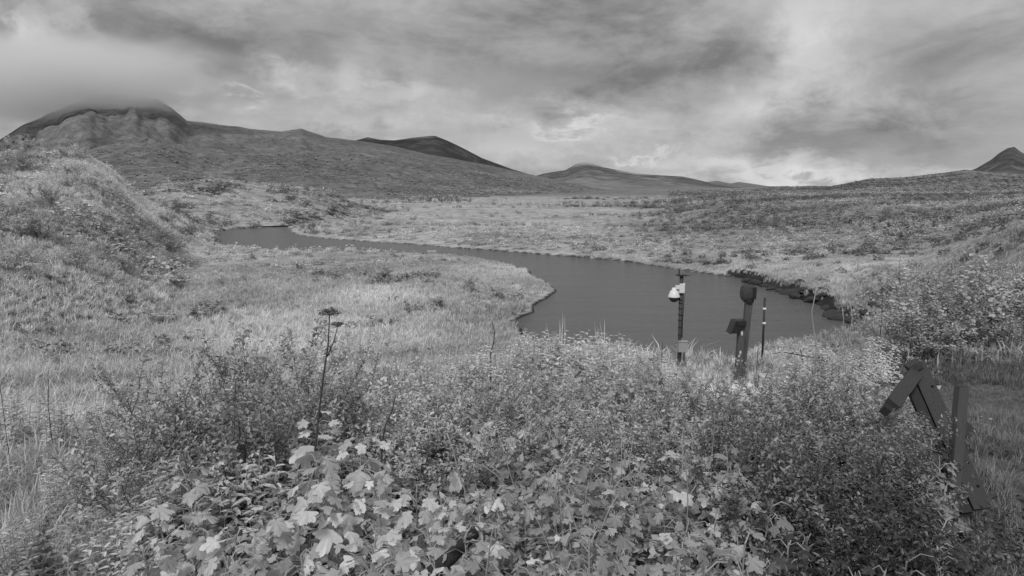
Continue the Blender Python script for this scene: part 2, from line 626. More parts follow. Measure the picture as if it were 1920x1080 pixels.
def ground_z(x, y, sd=None):
    x, y = np.asarray(x, float), np.asarray(y, float)
    r = np.hypot(x, y)
    z = table_z(x, y)
    z = z + (fbm(x * .35, y * .35, 3, 3) - .5) * .25 * sstep(r, 2, 8) + (fbm(x * .06, y * .06, 3, 9) - .5) * np.clip(r * .008, 0, 1.6)
    if sd is None:
        sd = shore_sd(x, y)
    px = to_px(x, y)
    cut = sstep(px, 1330, 1400)                       # steep eroded bank on the right
    wb = 2.2 * (1 - cut) + .7 * cut
    low = .12 + .0 * x
    hi = np.maximum(z, .28 + cut * .35)
    hi = .28 + cut * .35 + (hi - .28 - cut * .35) * sstep(sd, 0, 9)
    out = low + (hi - low) * sstep(sd, 0, wb)
    bed = -.9 * sstep(-sd, 0, 2.5) + .12 * (1 - sstep(-sd, 0, .5)) - .05
    near = (y > 15) & (y < 190) & (np.abs(x) < 130) & (sd < 12)
    far_shore = np.where(near, np.where(sd < 0, bed, np.where(sd < wb, out, hi)), z)
    return far_shore


HILLS = {}


class Hill:
    def __init__(self, name, ridge, foot, back, amp, pw=1.0, seed=1, nscale=None, crag=0.0, nr=70, daz=.25):
        """ridge: (px, py, distance) of the skyline; foot: (px, distance) of the near foot"""
        self.name, self.back, self.amp, self.pw, self.seed, self.crag = name, back, amp, pw, seed, crag
        rd = [(px_dir(p[0], p[1]), p[2]) for p in ridge]
        self.raz = np.array([math.atan2(d.x, d.y) for d, _ in rd])
        self.rr = np.array([q for _, q in rd], float)
        self.rz = np.array([CAM_Z + q * d.z / math.hypot(d.x, d.y) for d, q in rd])
        self.faz = np.arctan((np.array([p[0] for p in foot], float) - 960) / FPX)
        self.fr = np.array([p[1] for p in foot], float)
        self.ns = nscale or 6.0 / float(np.mean(self.rr))
        self.nr, self.daz = nr, daz

    def z(self, x, y):
        az, r = np.arctan2(x, y), np.hypot(x, y)
        R0, RZ, F = np.interp(az, self.raz, self.rr), np.interp(az, self.raz, self.rz), np.interp(az, self.faz, self.fr)
        fz = table_z(np.sin(az) * F, np.cos(az) * F) - .6
        t = np.clip((r - F) / (R0 - F), 0, 1)
        prof = t ** self.pw
        b = np.clip((r - R0) / self.back, 0, 1)
        prof = prof * (1 - b * b * (3 - 2 * b))
        n = fbm(x * self.ns, y * self.ns, 5, self.seed) - .5
        n2 = fbm(x * self.ns * 5, y * self.ns * 5, 4, self.seed + 5) - .5
        env = np.minimum(1, t * 3) * (1 - .93 * sstep(t, .55, .98))
        z = fz + (RZ - fz) * prof + self.amp * np.clip((RZ - fz) / (self.amp * 5), .08, 1) * (n * env * 2.0 + n2 * .55 * np.minimum(1, t * 2) * (1 - .8 * sstep(t, .8, 1)))
        if self.crag > .9:
            gl = np.abs(fbm(az * 26 + 3, np.log(r) * 1.1, 4, 88) - .5) * 2
            z = z - (3.5 + 7 * (1 - sstep(np.tan(az) * FPX + 960, 330, 420))) * (1 - sstep(gl, 0, .4)) * sstep(t, .25, .6) * (1 - .85 * sstep(t, .88, 1)) * np.clip((RZ - fz) / 150, .1, 1)
        inside = (r > F) & (az > self.raz[0]) & (az < self.raz[-1]) & (r < R0 + self.back)
        return np.where(inside, z, -50.0), t

    def build(self, m):
        a0, a1 = self.raz[0], self.raz[-1]
        na = int((a1 - a0) / R(self.daz)) + 2
        A = np.linspace(a0, a1, na)
        R0, F = np.interp(A, self.raz, self.rr), np.interp(A, self.faz, self.fr)
        tt = np.concatenate([np.linspace(0, 1, self.nr), 1 + np.linspace(.04, 1, 16)])
        T = tt[None, :]
        r = np.where(T <= 1, F[:, None] + (R0 - F)[:, None] * T, R0[:, None] + self.back * (T - 1))
        X, Y = np.sin(A)[:, None] * r, np.cos(A)[:, None] * r
        Z, t = self.z(X * (1 - 1e-9), Y)
        Z = np.where(Z < -40, table_z(X, Y) - .6, Z)
        nk = len(tt)
        idx = np.arange(na * nk).reshape(na, nk)
        Fc = np.stack([idx[:-1, :-1], idx[1:, :-1], idx[1:, 1:], idx[:-1, 1:]], -1).reshape(-1, 4)
        me = mesh_arr(self.name, np.stack([X, Y, Z], -1).reshape(-1, 3), Fc, [m], True)
        cpx = 960 + FPX * np.tan(A)[:, None]
        cm = np.clip((t - .35) * 3, 0, 1) * self.crag
        if self.crag > .9:
            cm = sstep(t, .34, .55) * (1 - sstep(cpx, 300, 360)) * sstep(fbm(X * .013 + 3, Z * .022 + Y * .004, 4, 77), .47, .56) + .8 * sstep(t, .93, .97) * (1 - sstep(cpx, 330, 370))
        attr(me, 'crag', cm.ravel())
        o = link(self.name, me)
        tag(o, kind='structure')
        HILLS.setdefault(self.name, []).append(self)
        return o


# vegetation tone of the bare ground under the plants, right side shade painted in
def ground_tone(x, y, sd):
    r = np.hypot(x, y)
    px = to_px(x, y)
    n = fbm(x * .05, y * .05, 4, 21)
    t = .37 + .22 * (n - .5)
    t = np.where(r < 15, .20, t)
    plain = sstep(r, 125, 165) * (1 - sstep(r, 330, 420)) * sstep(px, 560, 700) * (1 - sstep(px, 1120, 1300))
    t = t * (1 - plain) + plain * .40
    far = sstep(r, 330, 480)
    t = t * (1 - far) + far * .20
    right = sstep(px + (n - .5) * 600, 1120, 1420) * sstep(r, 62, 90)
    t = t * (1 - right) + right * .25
    right_shade = sstep(px, 1680, 1760) * (1 - sstep(r, 14, 18))  # lower right vignette, painted into the ground tone
    t = t * (1 - right_shade) + right_shade * .125
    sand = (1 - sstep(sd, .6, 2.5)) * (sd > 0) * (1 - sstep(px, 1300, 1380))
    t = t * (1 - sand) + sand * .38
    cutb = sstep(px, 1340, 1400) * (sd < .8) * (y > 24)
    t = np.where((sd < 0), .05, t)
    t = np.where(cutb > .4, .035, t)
    return np.clip(t, .03, .7)


def build_ground():
    A = np.concatenate([np.linspace(-180, -48, 34)[:-1], np.linspace(-48, 48, 330), np.linspace(48, 180, 34)[1:]])
    A = np.radians(A)
    rr = np.concatenate([np.linspace(.5, 14, 40)[:-1], np.geomspace(14, 170, 300)[:-1], np.geomspace(170, 12000, 70)])
    X, Y = np.sin(A)[:, None] * rr[None], np.cos(A)[:, None] * rr[None]
    sd = shore_sd(X, Y)
    Z = ground_z(X, Y, sd)
    na, nk = X.shape
    idx = np.arange(na * nk).reshape(na, nk)
    F = np.stack([idx[:-1, :-1], idx[1:, :-1], idx[1:, 1:], idx[:-1, 1:]], -1).reshape(-1, 4)
    me = mesh_arr('ground', np.stack([X, Y, Z], -1).reshape(-1, 3), F, [ground_mat('ground_turf')], True)
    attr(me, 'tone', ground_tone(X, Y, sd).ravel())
    tag(link('ground', me), kind='structure')


build_ground()

# river: one water sheet at z = 0, a little wider than the channel so the banks cut it
xs = SHORE[:, 0]
ys = SHORE[:, 1]
mb = MB()
_w = (float(xs.min()) - 6, float(xs.max()) + 10, 17.0, float(ys.max()) + 6)
mb.add([(_w[0], _w[2], 0), (_w[1], _w[2], 0), (_w[1], _w[3], 0), (_w[0], _w[3], 0)], [(0, 1, 2, 3)])
tag(mb.obj('river', water_mat()), kind='structure')

# ------------------------------------------------------------------ hills and mountains
H_NEAR = Hill('hill', [(-420, 250, 90), (-200, 268, 88), (0, 290, 88), (60, 281, 88), (120, 285, 88), (165, 294, 88), (205, 318, 89), (235, 345, 90), (265, 372, 92), (310, 394, 95), (350, 424, 97), (385, 442, 98), (402, 452, 99)],
              [(-420, 24), (0, 27), (150, 33), (300, 40), (360, 56), (385, 74), (402, 95)], 60, .7, .95, 3, .07, nr=110, daz=.25)
H_KNOLL = Hill('hill', [(180, 400, 165), (260, 362, 170), (330, 340, 175), (390, 335, 178), (450, 338, 180), (520, 348, 182), (580, 352, 182), (620, 362, 184), (650, 380, 186), (690, 388, 187), (740, 395, 188), (800, 402, 190)],
               [(180, 118), (400, 138), (540, 142), (690, 158), (800, 174)], 60, .9, .8, 8, .05, nr=80, daz=.25)
H_RIGHT = Hill('hill', [(1380, 358, 700), (1460, 350, 720), (1560, 349, 750), (1590, 343, 760), (1630, 335, 780), (1700, 332, 800), (1760, 325, 800), (1810, 318, 800), (1850, 322, 800), (1930, 330, 800), (2100, 318, 800), (2400, 300, 800)],
               [(1380, 420), (1600, 330), (1900, 300), (2400, 280)], 300, 3.2, 1.0, 12, nr=80, daz=.2)
H_BIG = Hill('mountain', [(-900, 330, 1500), (-400, 330, 1500), (-150, 325, 1450), (0, 262, 1450), (40, 235, 1450), (100, 208, 1450), (140, 192, 1450), (180, 176, 1450), (220, 176, 1450), (260, 180, 1430), (295, 186, 1420), (320, 200, 1400), (350, 225, 1380),
                          (400, 231, 1330), (470, 241, 1280), (530, 246, 1250), (565, 241, 1230), (610, 257, 1200), (680, 265, 1150), (740, 275, 1120), (800, 288, 1080), (870, 301, 1040), (940, 315, 1000), (1000, 328, 960), (1060, 341, 930),
                          (1130, 352, 900), (1220, 364, 880), (1330, 374, 860)],
             [(-900, 260), (0, 250), (400, 260), (800, 330), (1100, 420), (1330, 500)], 700, 34, 1.25, 20, .006, crag=1.0, nr=150, daz=.16)
H_FAR = Hill('mountain', [(600, 300, 2300), (640, 270, 2300), (690, 257, 2300), (712, 262, 2300), (740, 263, 2300), (770, 258, 2300), (815, 254, 2300), (840, 264, 2300), (875, 281, 2300), (905, 297, 2300), (960, 317, 2300), (1000, 329, 2300), (1060, 350, 2300), (1100, 362, 2300)],
             [(600, 1400), (1100, 1300)], 800, 26, 1.1, 31, crag=.6, nr=60, daz=.14)
H_MID = Hill('mountain', [(940, 352, 1900), (1000, 331, 1900), (1020, 325, 1900), (1060, 319, 1900), (1080, 307, 1900), (1100, 303, 1900), (1130, 313, 1900), (1160, 319, 1900), (1200, 326, 1900), (1280, 331, 1900), (1320, 340, 1900), (1350, 347, 1900), (1420, 356, 1900), (1500, 366, 1900)],
             [(940, 700), (1200, 620), (1500, 700)], 700, 20, 1.6, 44, crag=.8, nr=70, daz=.14)
H_LOW = Hill('mountain', [(1240, 352, 3200), (1320, 342, 3200), (1345, 339, 3200), (1370, 344, 3200), (1385, 341, 3200), (1420, 346, 3200), (1440, 349, 3200), (1500, 350, 3200), (1560, 352, 3200), (1620, 355, 3200)],
             [(1240, 2200), (1620, 2000)], 700, 10, 1.0, 52, nr=40, daz=.14)
H_PEAK = Hill('mountain', [(1720, 352, 2100), (1790, 330, 2100), (1830, 316, 2100), (1858, 300, 2100), (1874, 287, 2100), (1890, 278, 2100), (1902, 276, 2100), (1912, 284, 2100), (1930, 294, 2100), (1980, 312, 2100), (2080, 335, 2100), (2300, 350, 2100)],
              [(1720, 1250), (2300, 1200)], 600, 20, 1.6, 61, crag=.6, nr=60, daz=.12)
near_m = hill_mat('hill_turf', .40, .09, 1.0, .45)
knoll_m = hill_mat('knoll_turf', .34, .05, .5, .45)
right_m = hill_mat('right_heath', .21, .016, .12, .55)
big_m = hill_mat('mountain_heath', .17, .009, .09, .5, .042)  # far slope tones here include haze paleness; no haze volume
far_m = hill_mat('far_rock', .085, .006, .03, .35, .03)
mid_m = hill_mat('mid_mountain_heath', .235, .007, .05, .4, .07)
low_m = hill_mat('far_hill_heath', .20, .004, .02, .3)
peak_m = hill_mat('peak_rock', .15, .007, .04, .4, .05)
for h, m in ((H_NEAR, near_m), (H_KNOLL, knoll_m), (H_RIGHT, right_m), (H_BIG, big_m), (H_FAR, far_m), (H_MID, mid_m), (H_LOW, low_m), (H_PEAK, peak_m)):
    h.build(m)


def surf_z(x, y):
    z = ground_z(x, y)
    for h in (H_NEAR, H_KNOLL, H_RIGHT, H_BIG):
        hz, _ = h.z(x, y)
        z = np.maximum(z, hz)
    return z


def gz1(x, y):
    return float(surf_z(np.array([x]), np.array([y]))[0])


# ------------------------------------------------------------------ ground cover: uncountable growth, instanced by geometry nodes
def proto_tuft(nb, h, spread, w, droop, rnd):
    V, F, s = [], [], []
    for _ in range(nb):
        a, q = rnd.uniform(0, 6.283), rnd.uniform(0, spread * .4)
        b = rnd.uniform(0, 6.283)
        L = h * rnd.uniform(.55, 1.1)
        lean = rnd.uniform(.1, droop)
        base = Vector((math.cos(a) * q, math.sin(a) * q, 0))
        d = Vector((math.cos(b), math.sin(b), 0))
        sd = Vector((-d.y, d.x, 0)) * w
        p1 = base + d * L * lean * .35 + Vector((0, 0, L * .55))
        p2 = base + d * L * lean + Vector((0, 0, L * (1 - lean * .35)))
        o = len(V)
        V += [base - sd, base + sd, p1 + sd * .8, p1 - sd * .8, p2]
        F += [(o, o + 1, o + 2), (o, o + 2, o + 3), (o + 3, o + 2, o + 4)]
        s += [rnd.random()] * 5
    return V, F, s


def proto_clump(nl, rnd, h=.8, size=.16):
    """dwarf shrub: leaf-sized faces spread through a low dome"""
    V, F, s = [], [], []
    for _ in range(nl):
        th, ph = rnd.uniform(0, 6.283), math.acos(rnd.uniform(0, 1))
        q = rnd.uniform(.55, 1.0) * (1 + .25 * math.sin(3 * th + 1) + .15 * math.sin(5 * th))
        c = Vector((math.cos(th) * math.sin(ph) * q * .5, math.sin(th) * math.sin(ph) * q * .5, math.cos(ph) * q * h + .02))
        n = Vector((rnd.gauss(0, .6), rnd.gauss(0, .6), 1)).normalized()
        a = n.orthogonal().normalized()
        a.rotate(Matrix.Rotation(rnd.uniform(0, 6.28), 3, n))
        b = n.cross(a)
        z = size * rnd.uniform(.5, 1.2)
        o = len(V)
        V += [c - a * z * .5, c + b * z * .35, c + a * z * .6, c - b * z * .35]
        F += [(o, o + 1, o + 2), (o, o + 2, o + 3)]
        s += [rnd.random()] * 4
    return V, F, s


def gn_group(nvar):
    g = bpy.data.node_groups.new('cover', 'GeometryNodeTree')
    g.interface.new_socket('Geometry', in_out='INPUT', socket_type='NodeSocketGeometry')
    g.interface.new_socket('Geometry', in_out='OUTPUT', socket_type='NodeSocketGeometry')
    N, L = g.nodes, g.links
    gi, go = N.new('NodeGroupInput'), N.new('NodeGroupOutput')

    def named(nm, ty):
        a = N.new('GeometryNodeInputNamedAttribute')
        a.data_type = ty
        a.inputs['Name'].default_value = nm
        return a.outputs['Attribute']

    def sep(nm, val, dom='POINT'):
        c = N.new('FunctionNodeCompare')
        c.data_type, c.operation = 'FLOAT', 'EQUAL'
        c.inputs['Epsilon'].default_value = .1
        L.new(named(nm, 'FLOAT'), c.inputs[0])
        c.inputs[1].default_value = val
        s = N.new('GeometryNodeSeparateGeometry')
        s.domain = dom
        L.new(gi.outputs[0], s.inputs[0])
        L.new(c.outputs[0], s.inputs['Selection'])
        return s.outputs[0]
    j = N.new('GeometryNodeJoinGeometry')
    for v in range(nvar):
        ip = N.new('GeometryNodeInstanceOnPoints')
        L.new(sep('variant', v), ip.inputs['Points'])
        L.new(sep('proto', v), ip.inputs['Instance'])
        e = N.new('FunctionNodeEulerToRotation')
        L.new(named('rot', 'FLOAT_VECTOR'), e.inputs[0])
        L.new(e.outputs[0], ip.inputs['Rotation'])
        L.new(named('scl', 'FLOAT_VECTOR'), ip.inputs['Scale'])
        L.new(ip.outputs[0], j.inputs[0])
    L.new(j.outputs[0], go.inputs[0])
    return g


def cover(name, pts, scl, shade, protos, m, label, cat, tilt=.12):
    """one 'stuff' object: prototypes and the points they grow on live in its own mesh"""
    V, F, pr, ls = [], [], [], []
    for k, (v, f, s) in enumerate(protos):
        o = len(V)
        V += [tuple(p) for p in v]
        F += [tuple(i + o for i in q) for q in f]
        pr += [float(k)] * len(v)
        ls += list(s)
    n0, n = len(V), len(pts)
    me = bpy.data.meshes.new(name)
    A = np.concatenate([np.array(V, np.float32), np.asarray(pts, np.float32)])
    me.vertices.add(n0 + n)
    me.vertices.foreach_set('co', A.ravel())
    Fa = np.array(F, np.int32)
    me.loops.add(Fa.size)
    me.loops.foreach_set('vertex_index', Fa.ravel())
    me.polygons.add(len(Fa))
    me.polygons.foreach_set('loop_start', np.arange(0, Fa.size, 3, dtype=np.int32))
    me.materials.append(m)
    me.update(calc_edges=True)
    none = np.full(n, -1.0)
    attr(me, 'proto', np.concatenate([pr, none]))
    attr(me, 'leafshade', np.concatenate([ls, none]))
    attr(me, 'variant', np.concatenate([np.full(n0, -1.0), RNG.integers(0, len(protos), n).astype(float)]))
    attr(me, 'shade', np.concatenate([np.zeros(n0), shade]))
    a = me.attributes.new('rot', 'FLOAT_VECTOR', 'POINT')
    rot = np.zeros((n0 + n, 3), np.float32)
    rot[n0:, :2] = RNG.normal(0, tilt, (n, 2))
    rot[n0:, 2] = RNG.uniform(0, 6.283, n)
    a.data.foreach_set('vector', rot.ravel())
    a = me.attributes.new('scl', 'FLOAT_VECTOR', 'POINT')
    sc = np.ones((n0 + n, 3), np.float32)
    sc[n0:] = scl
    a.data.foreach_set('vector', sc.ravel())
    o = link(name, me)
    md = o.modifiers.new('cover', 'NODES')
    md.node_group = gn_group(len(protos))
    return tag(o, label, cat, kind='stuff')


def polar(n, r0, r1, px0, px1, power=1.0):
    """points in a sector, density per area falling off with distance^power"""
    u = RNG.random(n)
    e = 2.0 - power
    r = (r0 ** e + u * (r1 ** e - r0 ** e)) ** (1 / e) if abs(e) > 1e-6 else r0 * (r1 / r0) ** u
    a0, a1 = math.atan((px0 - 960) / FPX), math.atan((px1 - 960) / FPX)
    az = RNG.uniform(a0, a1, n)
    return np.sin(az) * r, np.cos(az) * r


rp = random.Random(5)
TUFTS = [proto_tuft(16, 1.0, .5, .016, .9, rp) for _ in range(4)]
TUFTS_W = [proto_tuft(18, 1.0, .8, .03, 1.0, rp) for _ in range(4)]
CLUMPS = [proto_clump(80, rp, .75, .2) for _ in range(4)]
CLUMPS_U = [proto_clump(110, rp, .8, .11) for _ in range(4)]
CLUMPS_F = [proto_clump(34, rp, .6, .34) for _ in range(4)]


def rsc(n, lo, hi, zmul=(1, 1)):
    s = RNG.uniform(lo, hi, n)
    return np.stack([s, s, s * RNG.uniform(zmul[0], zmul[1], n)], -1)


def build_cover():
    # grass on the near bench
    x, y = polar(13000, 3.0, 15.0, -350, 2250, 1.0)
    x2, y2 = polar(3200, 9.5, 14.5, 1640, 2060, 1.0)
    x, y = np.concatenate([x, x2]), np.concatenate([y, y2])
    px, r = to_px(x, y), np.hypot(x, y)
    keep = np.ones(len(x), bool)
    inside = (px > 260) & (px < 1680) & (r < 9.0)
    keep &= ~(inside & (RNG.random(len(x)) < np.where(r < 7.2, 1.0, .7)))
    keep &= ~((px > 1660) & (r < 11) & (RNG.random(len(x)) < .12))
    x, y = x[keep], y[keep]
    px, r = to_px(x, y), np.hypot(x, y)
    n = len(x)
    sc = rsc(n, .35, .62)
    short = (px > 1640) & (r < 13)
    sc[short] *= .5
    edge = (px > 1180) & (r > 11)
    sc[edge] *= .38
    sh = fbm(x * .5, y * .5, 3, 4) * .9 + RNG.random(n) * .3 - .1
    sh = np.where(px > 1640, sh * .35 - .62, sh)  # right side vignette painted into the grass tone
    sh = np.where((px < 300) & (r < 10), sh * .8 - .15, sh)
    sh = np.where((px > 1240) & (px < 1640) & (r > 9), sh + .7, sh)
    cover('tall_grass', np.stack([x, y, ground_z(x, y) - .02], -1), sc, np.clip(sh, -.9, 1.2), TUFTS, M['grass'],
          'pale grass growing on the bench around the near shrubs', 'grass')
    # low leafy growth under the shrubs
    x, y = polar(2600, 2.6, 10.5, 200, 1780, .9)
    px, r = to_px(x, y), np.hypot(x, y)
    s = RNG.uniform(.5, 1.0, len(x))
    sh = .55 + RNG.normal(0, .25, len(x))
    sh = np.where((px > 1400) & (r < 7), sh - 1.0, sh)  # undergrowth tone darkened for the vignette at lower right
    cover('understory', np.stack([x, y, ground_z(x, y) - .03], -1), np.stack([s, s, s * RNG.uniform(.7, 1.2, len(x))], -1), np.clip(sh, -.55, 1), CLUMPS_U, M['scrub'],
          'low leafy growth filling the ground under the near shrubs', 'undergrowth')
    # bright meadow on the river bend
    x, y = polar(60000, 14, 75, -350, 2250, 1.15)
    sd = shore_sd(x, y)
    keep = (sd > .25)
    hz, _ = H_NEAR.z(x, y)
    g = ground_z(x, y, sd)
    px = to_px(x, y)
    keep &= hz < g
    keep &= RNG.random(len(x)) < (.35 + .9 * fbm(x * .22, y * .22, 3, 14))
    keep &= ~((px > 1560) & (y > 20) & (RNG.random(len(x)) < .5))
    x, y, g, px, sd = x[keep], y[keep], g[keep], px[keep], sd[keep]
    n = len(x)
    sh = (fbm(x * .12, y * .12, 4, 6) - .5) * 1.9 + .55 + RNG.random(n) * .3 - .15
    sh = np.where(px > 1600, sh * .5 - .1, sh)
    sh = np.where((px < 330), sh * .75, sh)
    cover('meadow_grass', np.stack([x, y, g - .03], -1), rsc(n, .28, .6) * ((.55 + .9 * fbm(x * .3, y * .3, 3, 15)) * (1 - .5 * sstep(np.hypot(x, y), 45, 70)))[:, None], np.clip(sh, -.5, 1.1), TUFTS_W, M['grass'],
          'bright wild grass covering the flat inside the river bend', 'grass')
    x, y = polar(30000, 24, 110, -350, 420, 1.0)
    z, t = H_NEAR.z(x, y)
    keep = z > ground_z(x, y) - .1
    x, y, z = x[keep], y[keep], z[keep]
    sh = (fbm(x * .1, y * .1, 4, 61) - .5) * 1.6 + .45 + RNG.random(len(x)) * .3 - .15
    cover('hillside_grass', np.stack([x, y, z - .05], -1), rsc(len(x), .25, .6), np.clip(sh + .35, -.2, 1.2), TUFTS_W, M['grass'],
          'pale grass between the dwarf shrubs on the near left hill', 'grass')
    # scrub patches in the meadow and on the flats beyond the river
    x, y = polar(26000, 22, 340, -300, 2250, 1.25)
    blots = ((640, 510, 90, 12), (740, 525, 90, 12), (560, 490, 70, 9), (380, 592, 60, 16), (460, 520, 60, 12), (800, 572, 70, 10), (700, 620, 60, 10), (250, 600, 120, 20), (950, 545, 60, 6), (480, 475, 60, 6))
    bxs, bys = [x], [y]
    for bx, by, rx, ry in blots:
        c, e1, e2 = on_plane(bx, by, .9), on_plane(bx, by + ry, .9), on_plane(bx + rx, by, .9)
        nb = int(10 + 1.1 * abs(e2[0] - c[0]) * abs(c[1] - e1[1]))
        bxs.append(c[0] + RNG.normal(0, .6, nb) * (e2[0] - c[0]))
        bys.append(c[1] + RNG.normal(0, .6, nb) * (c[1] - e1[1]))
    x, y = np.concatenate(bxs), np.concatenate(bys)
    extra = np.arange(len(x)) >= len(bxs[0])
    sd = shore_sd(x, y)
    g = ground_z(x, y, sd)
    px, r = to_px(x, y), np.hypot(x, y)
    px = px + (fbm(x * .03, y * .03, 4, 39) - .5) * 700 + RNG.normal(0, 40, len(x))
    nz = fbm(x * .03, y * .13, 4, 33)
    want = np.where(r < 75, (nz > .58) * .35, .35 + .5 * (nz > .48))
    plain = (r > 130) & (px > 560) & (px < 1200)
    want = np.where(plain, (nz > .58) * .3, want)
    want = np.where((px > 1250) & (r > 66), .85, want)
    want = np.where((px > 1250) & (r < 66), .10, want)
    want = np.where(extra, 1.0, want)
    keep = (sd > 1.2) & (RNG.random(len(x)) < want)
    for h in (H_NEAR, H_KNOLL, H_RIGHT):
        keep &= h.z(x, y)[0] < g
    x, y, g, px, r, nz = x[keep], y[keep], g[keep], px[keep], r[keep], nz[keep]
    n = len(x)
    s = RNG.uniform(.45, 1.2, n) * (.7 + r / 190)
    scl = np.stack([s, s, s * RNG.uniform(.5, .9, n)], -1)
    n4 = fbm(x * .025, y * .05, 4, 71)
    sh = (n4 - .5) * 3.0 + .5 + RNG.normal(0, .28, n)
    sh = np.where(px > 1250, sh * .8 - .15, sh)
    sh = np.where(r < 75, sh - .35, sh)
    cover('low_scrub', np.stack([x, y, g - .06 * s], -1), scl, np.clip(sh, .0, .95), CLUMPS, M['scrub'],
          'low mottled scrub scattered over the river flats', 'scrub')
    # scrub on the two near hills at the left
    X, Y, Z, SC, SH = [], [], [], [], []
    for h, n, r0, r1, p0, p1, s0, s1 in ((H_NEAR, 22000, 24, 150, -400, 420, .3, 1.0), (H_NEAR, 2200, 48, 150, -400, 420, 1.0, 1.9), (H_KNOLL, 9000, 100, 240, 170, 800, .6, 1.6), (H_KNOLL, 1200, 100, 240, 170, 800, 1.6, 3.2)):
        x, y = polar(n, r0, r1, p0, p1, .9)
        z, t = h.z(x, y)
        g = ground_z(x, y)
        keep = (z > g)
        x, y, z = x[keep], y[keep], z[keep]
        nz = .55 * fbm(x * .19, y * .13, 4, 91) + .45 * fbm(x * .05, y * .05, 3, 92)
        k2 = RNG.random(len(x)) < np.clip((nz - .38) * 6, .22, 1)
        x, y, z, nz = x[k2], y[k2], z[k2], nz[k2]
        s = RNG.uniform(s0, s1, len(x))
        s = s * np.clip(np.hypot(x, y) / 55, .5, 1.0)
        X.append(x), Y.append(y), Z.append(z - .08 * s)
        SC.append(np.stack([s, s, s * RNG.uniform(.45, .8, len(x))], -1))
        SH.append(np.clip((.52 - nz) * 3.4 + .5 + RNG.normal(0, .26, len(x)), .0, .95))
    x, y, z = np.concatenate(X), np.concatenate(Y), np.concatenate(Z)
    cover('hillside_scrub', np.stack([x, y, z], -1), np.concatenate(SC), np.concatenate(SH), CLUMPS, M['scrub'],
          'mottled dwarf shrubs covering the hillside at the left', 'scrub')
    # heath on the far slopes
    x, y = polar(34000, 250, 800, -300, 2250, 1.4)
    z = surf_z(x, y)
    px, r = to_px(x, y), np.hypot(x, y)
    nz = fbm(x * .012, y * .02, 4, 55)
    keep = (RNG.random(len(x)) < np.clip((nz - .35) * 4, .05, 1)) & (z > ground_z(x, y) + .3) | ((px > 1250) & (r < 700))
    x, y, z, r, nz = x[keep], y[keep], z[keep], r[keep], nz[keep]
    n = len(x)
    s = RNG.uniform(.8, 2.0, n) * (.7 + r / 900)
    cover('heath_scrub', np.stack([x, y, z - .1 * s], -1), np.stack([s * 1.5, s * 1.5, s * .6], -1), np.clip((nz - .5) * 2 + .75 + RNG.normal(0, .35, n), .1, 1.4),
          CLUMPS_F, M['scrub_far'], 'dark heath covering the far mountain slopes', 'heath')


build_cover()


# ------------------------------------------------------------------ shrubs
def leaf_faces(P, D, U, L, W, curl=.15):
    """folded leaves: two quads each. P base points, D direction, U upward side, all (n,3)"""
    P, D, U = np.asarray(P), np.asarray(D), np.asarray(U)
    L, W = np.asarray(L)[:, None], np.asarray(W)[:, None]
    Sx = np.cross(D, U)
    Sx /= np.linalg.norm(Sx, axis=1, keepdims=True) + 1e-9
    N = np.cross(Sx, D)
    tip = P + D * L - N * L * curl
    a1 = P + D * L * .3 + Sx * W * .5 + N * W * .25
    a2 = P + D * L * .7 + Sx * W * .42 + N * (W * .2 - L * curl * .5)
    b1 = P + D * L * .3 - Sx * W * .5 + N * W * .25
    b2 = P + D * L * .7 - Sx * W * .42 + N * (W * .2 - L * curl * .5)
    V = np.stack([P, a1, a2, tip, b2, b1], 1).reshape(-1, 3)
    o = np.arange(len(P))[:, None] * 6
    F = np.concatenate([o + np.array([[0, 1, 2, 3]]), o + np.array([[0, 3, 4, 5]])], 1).reshape(-1, 4)
    return V, F


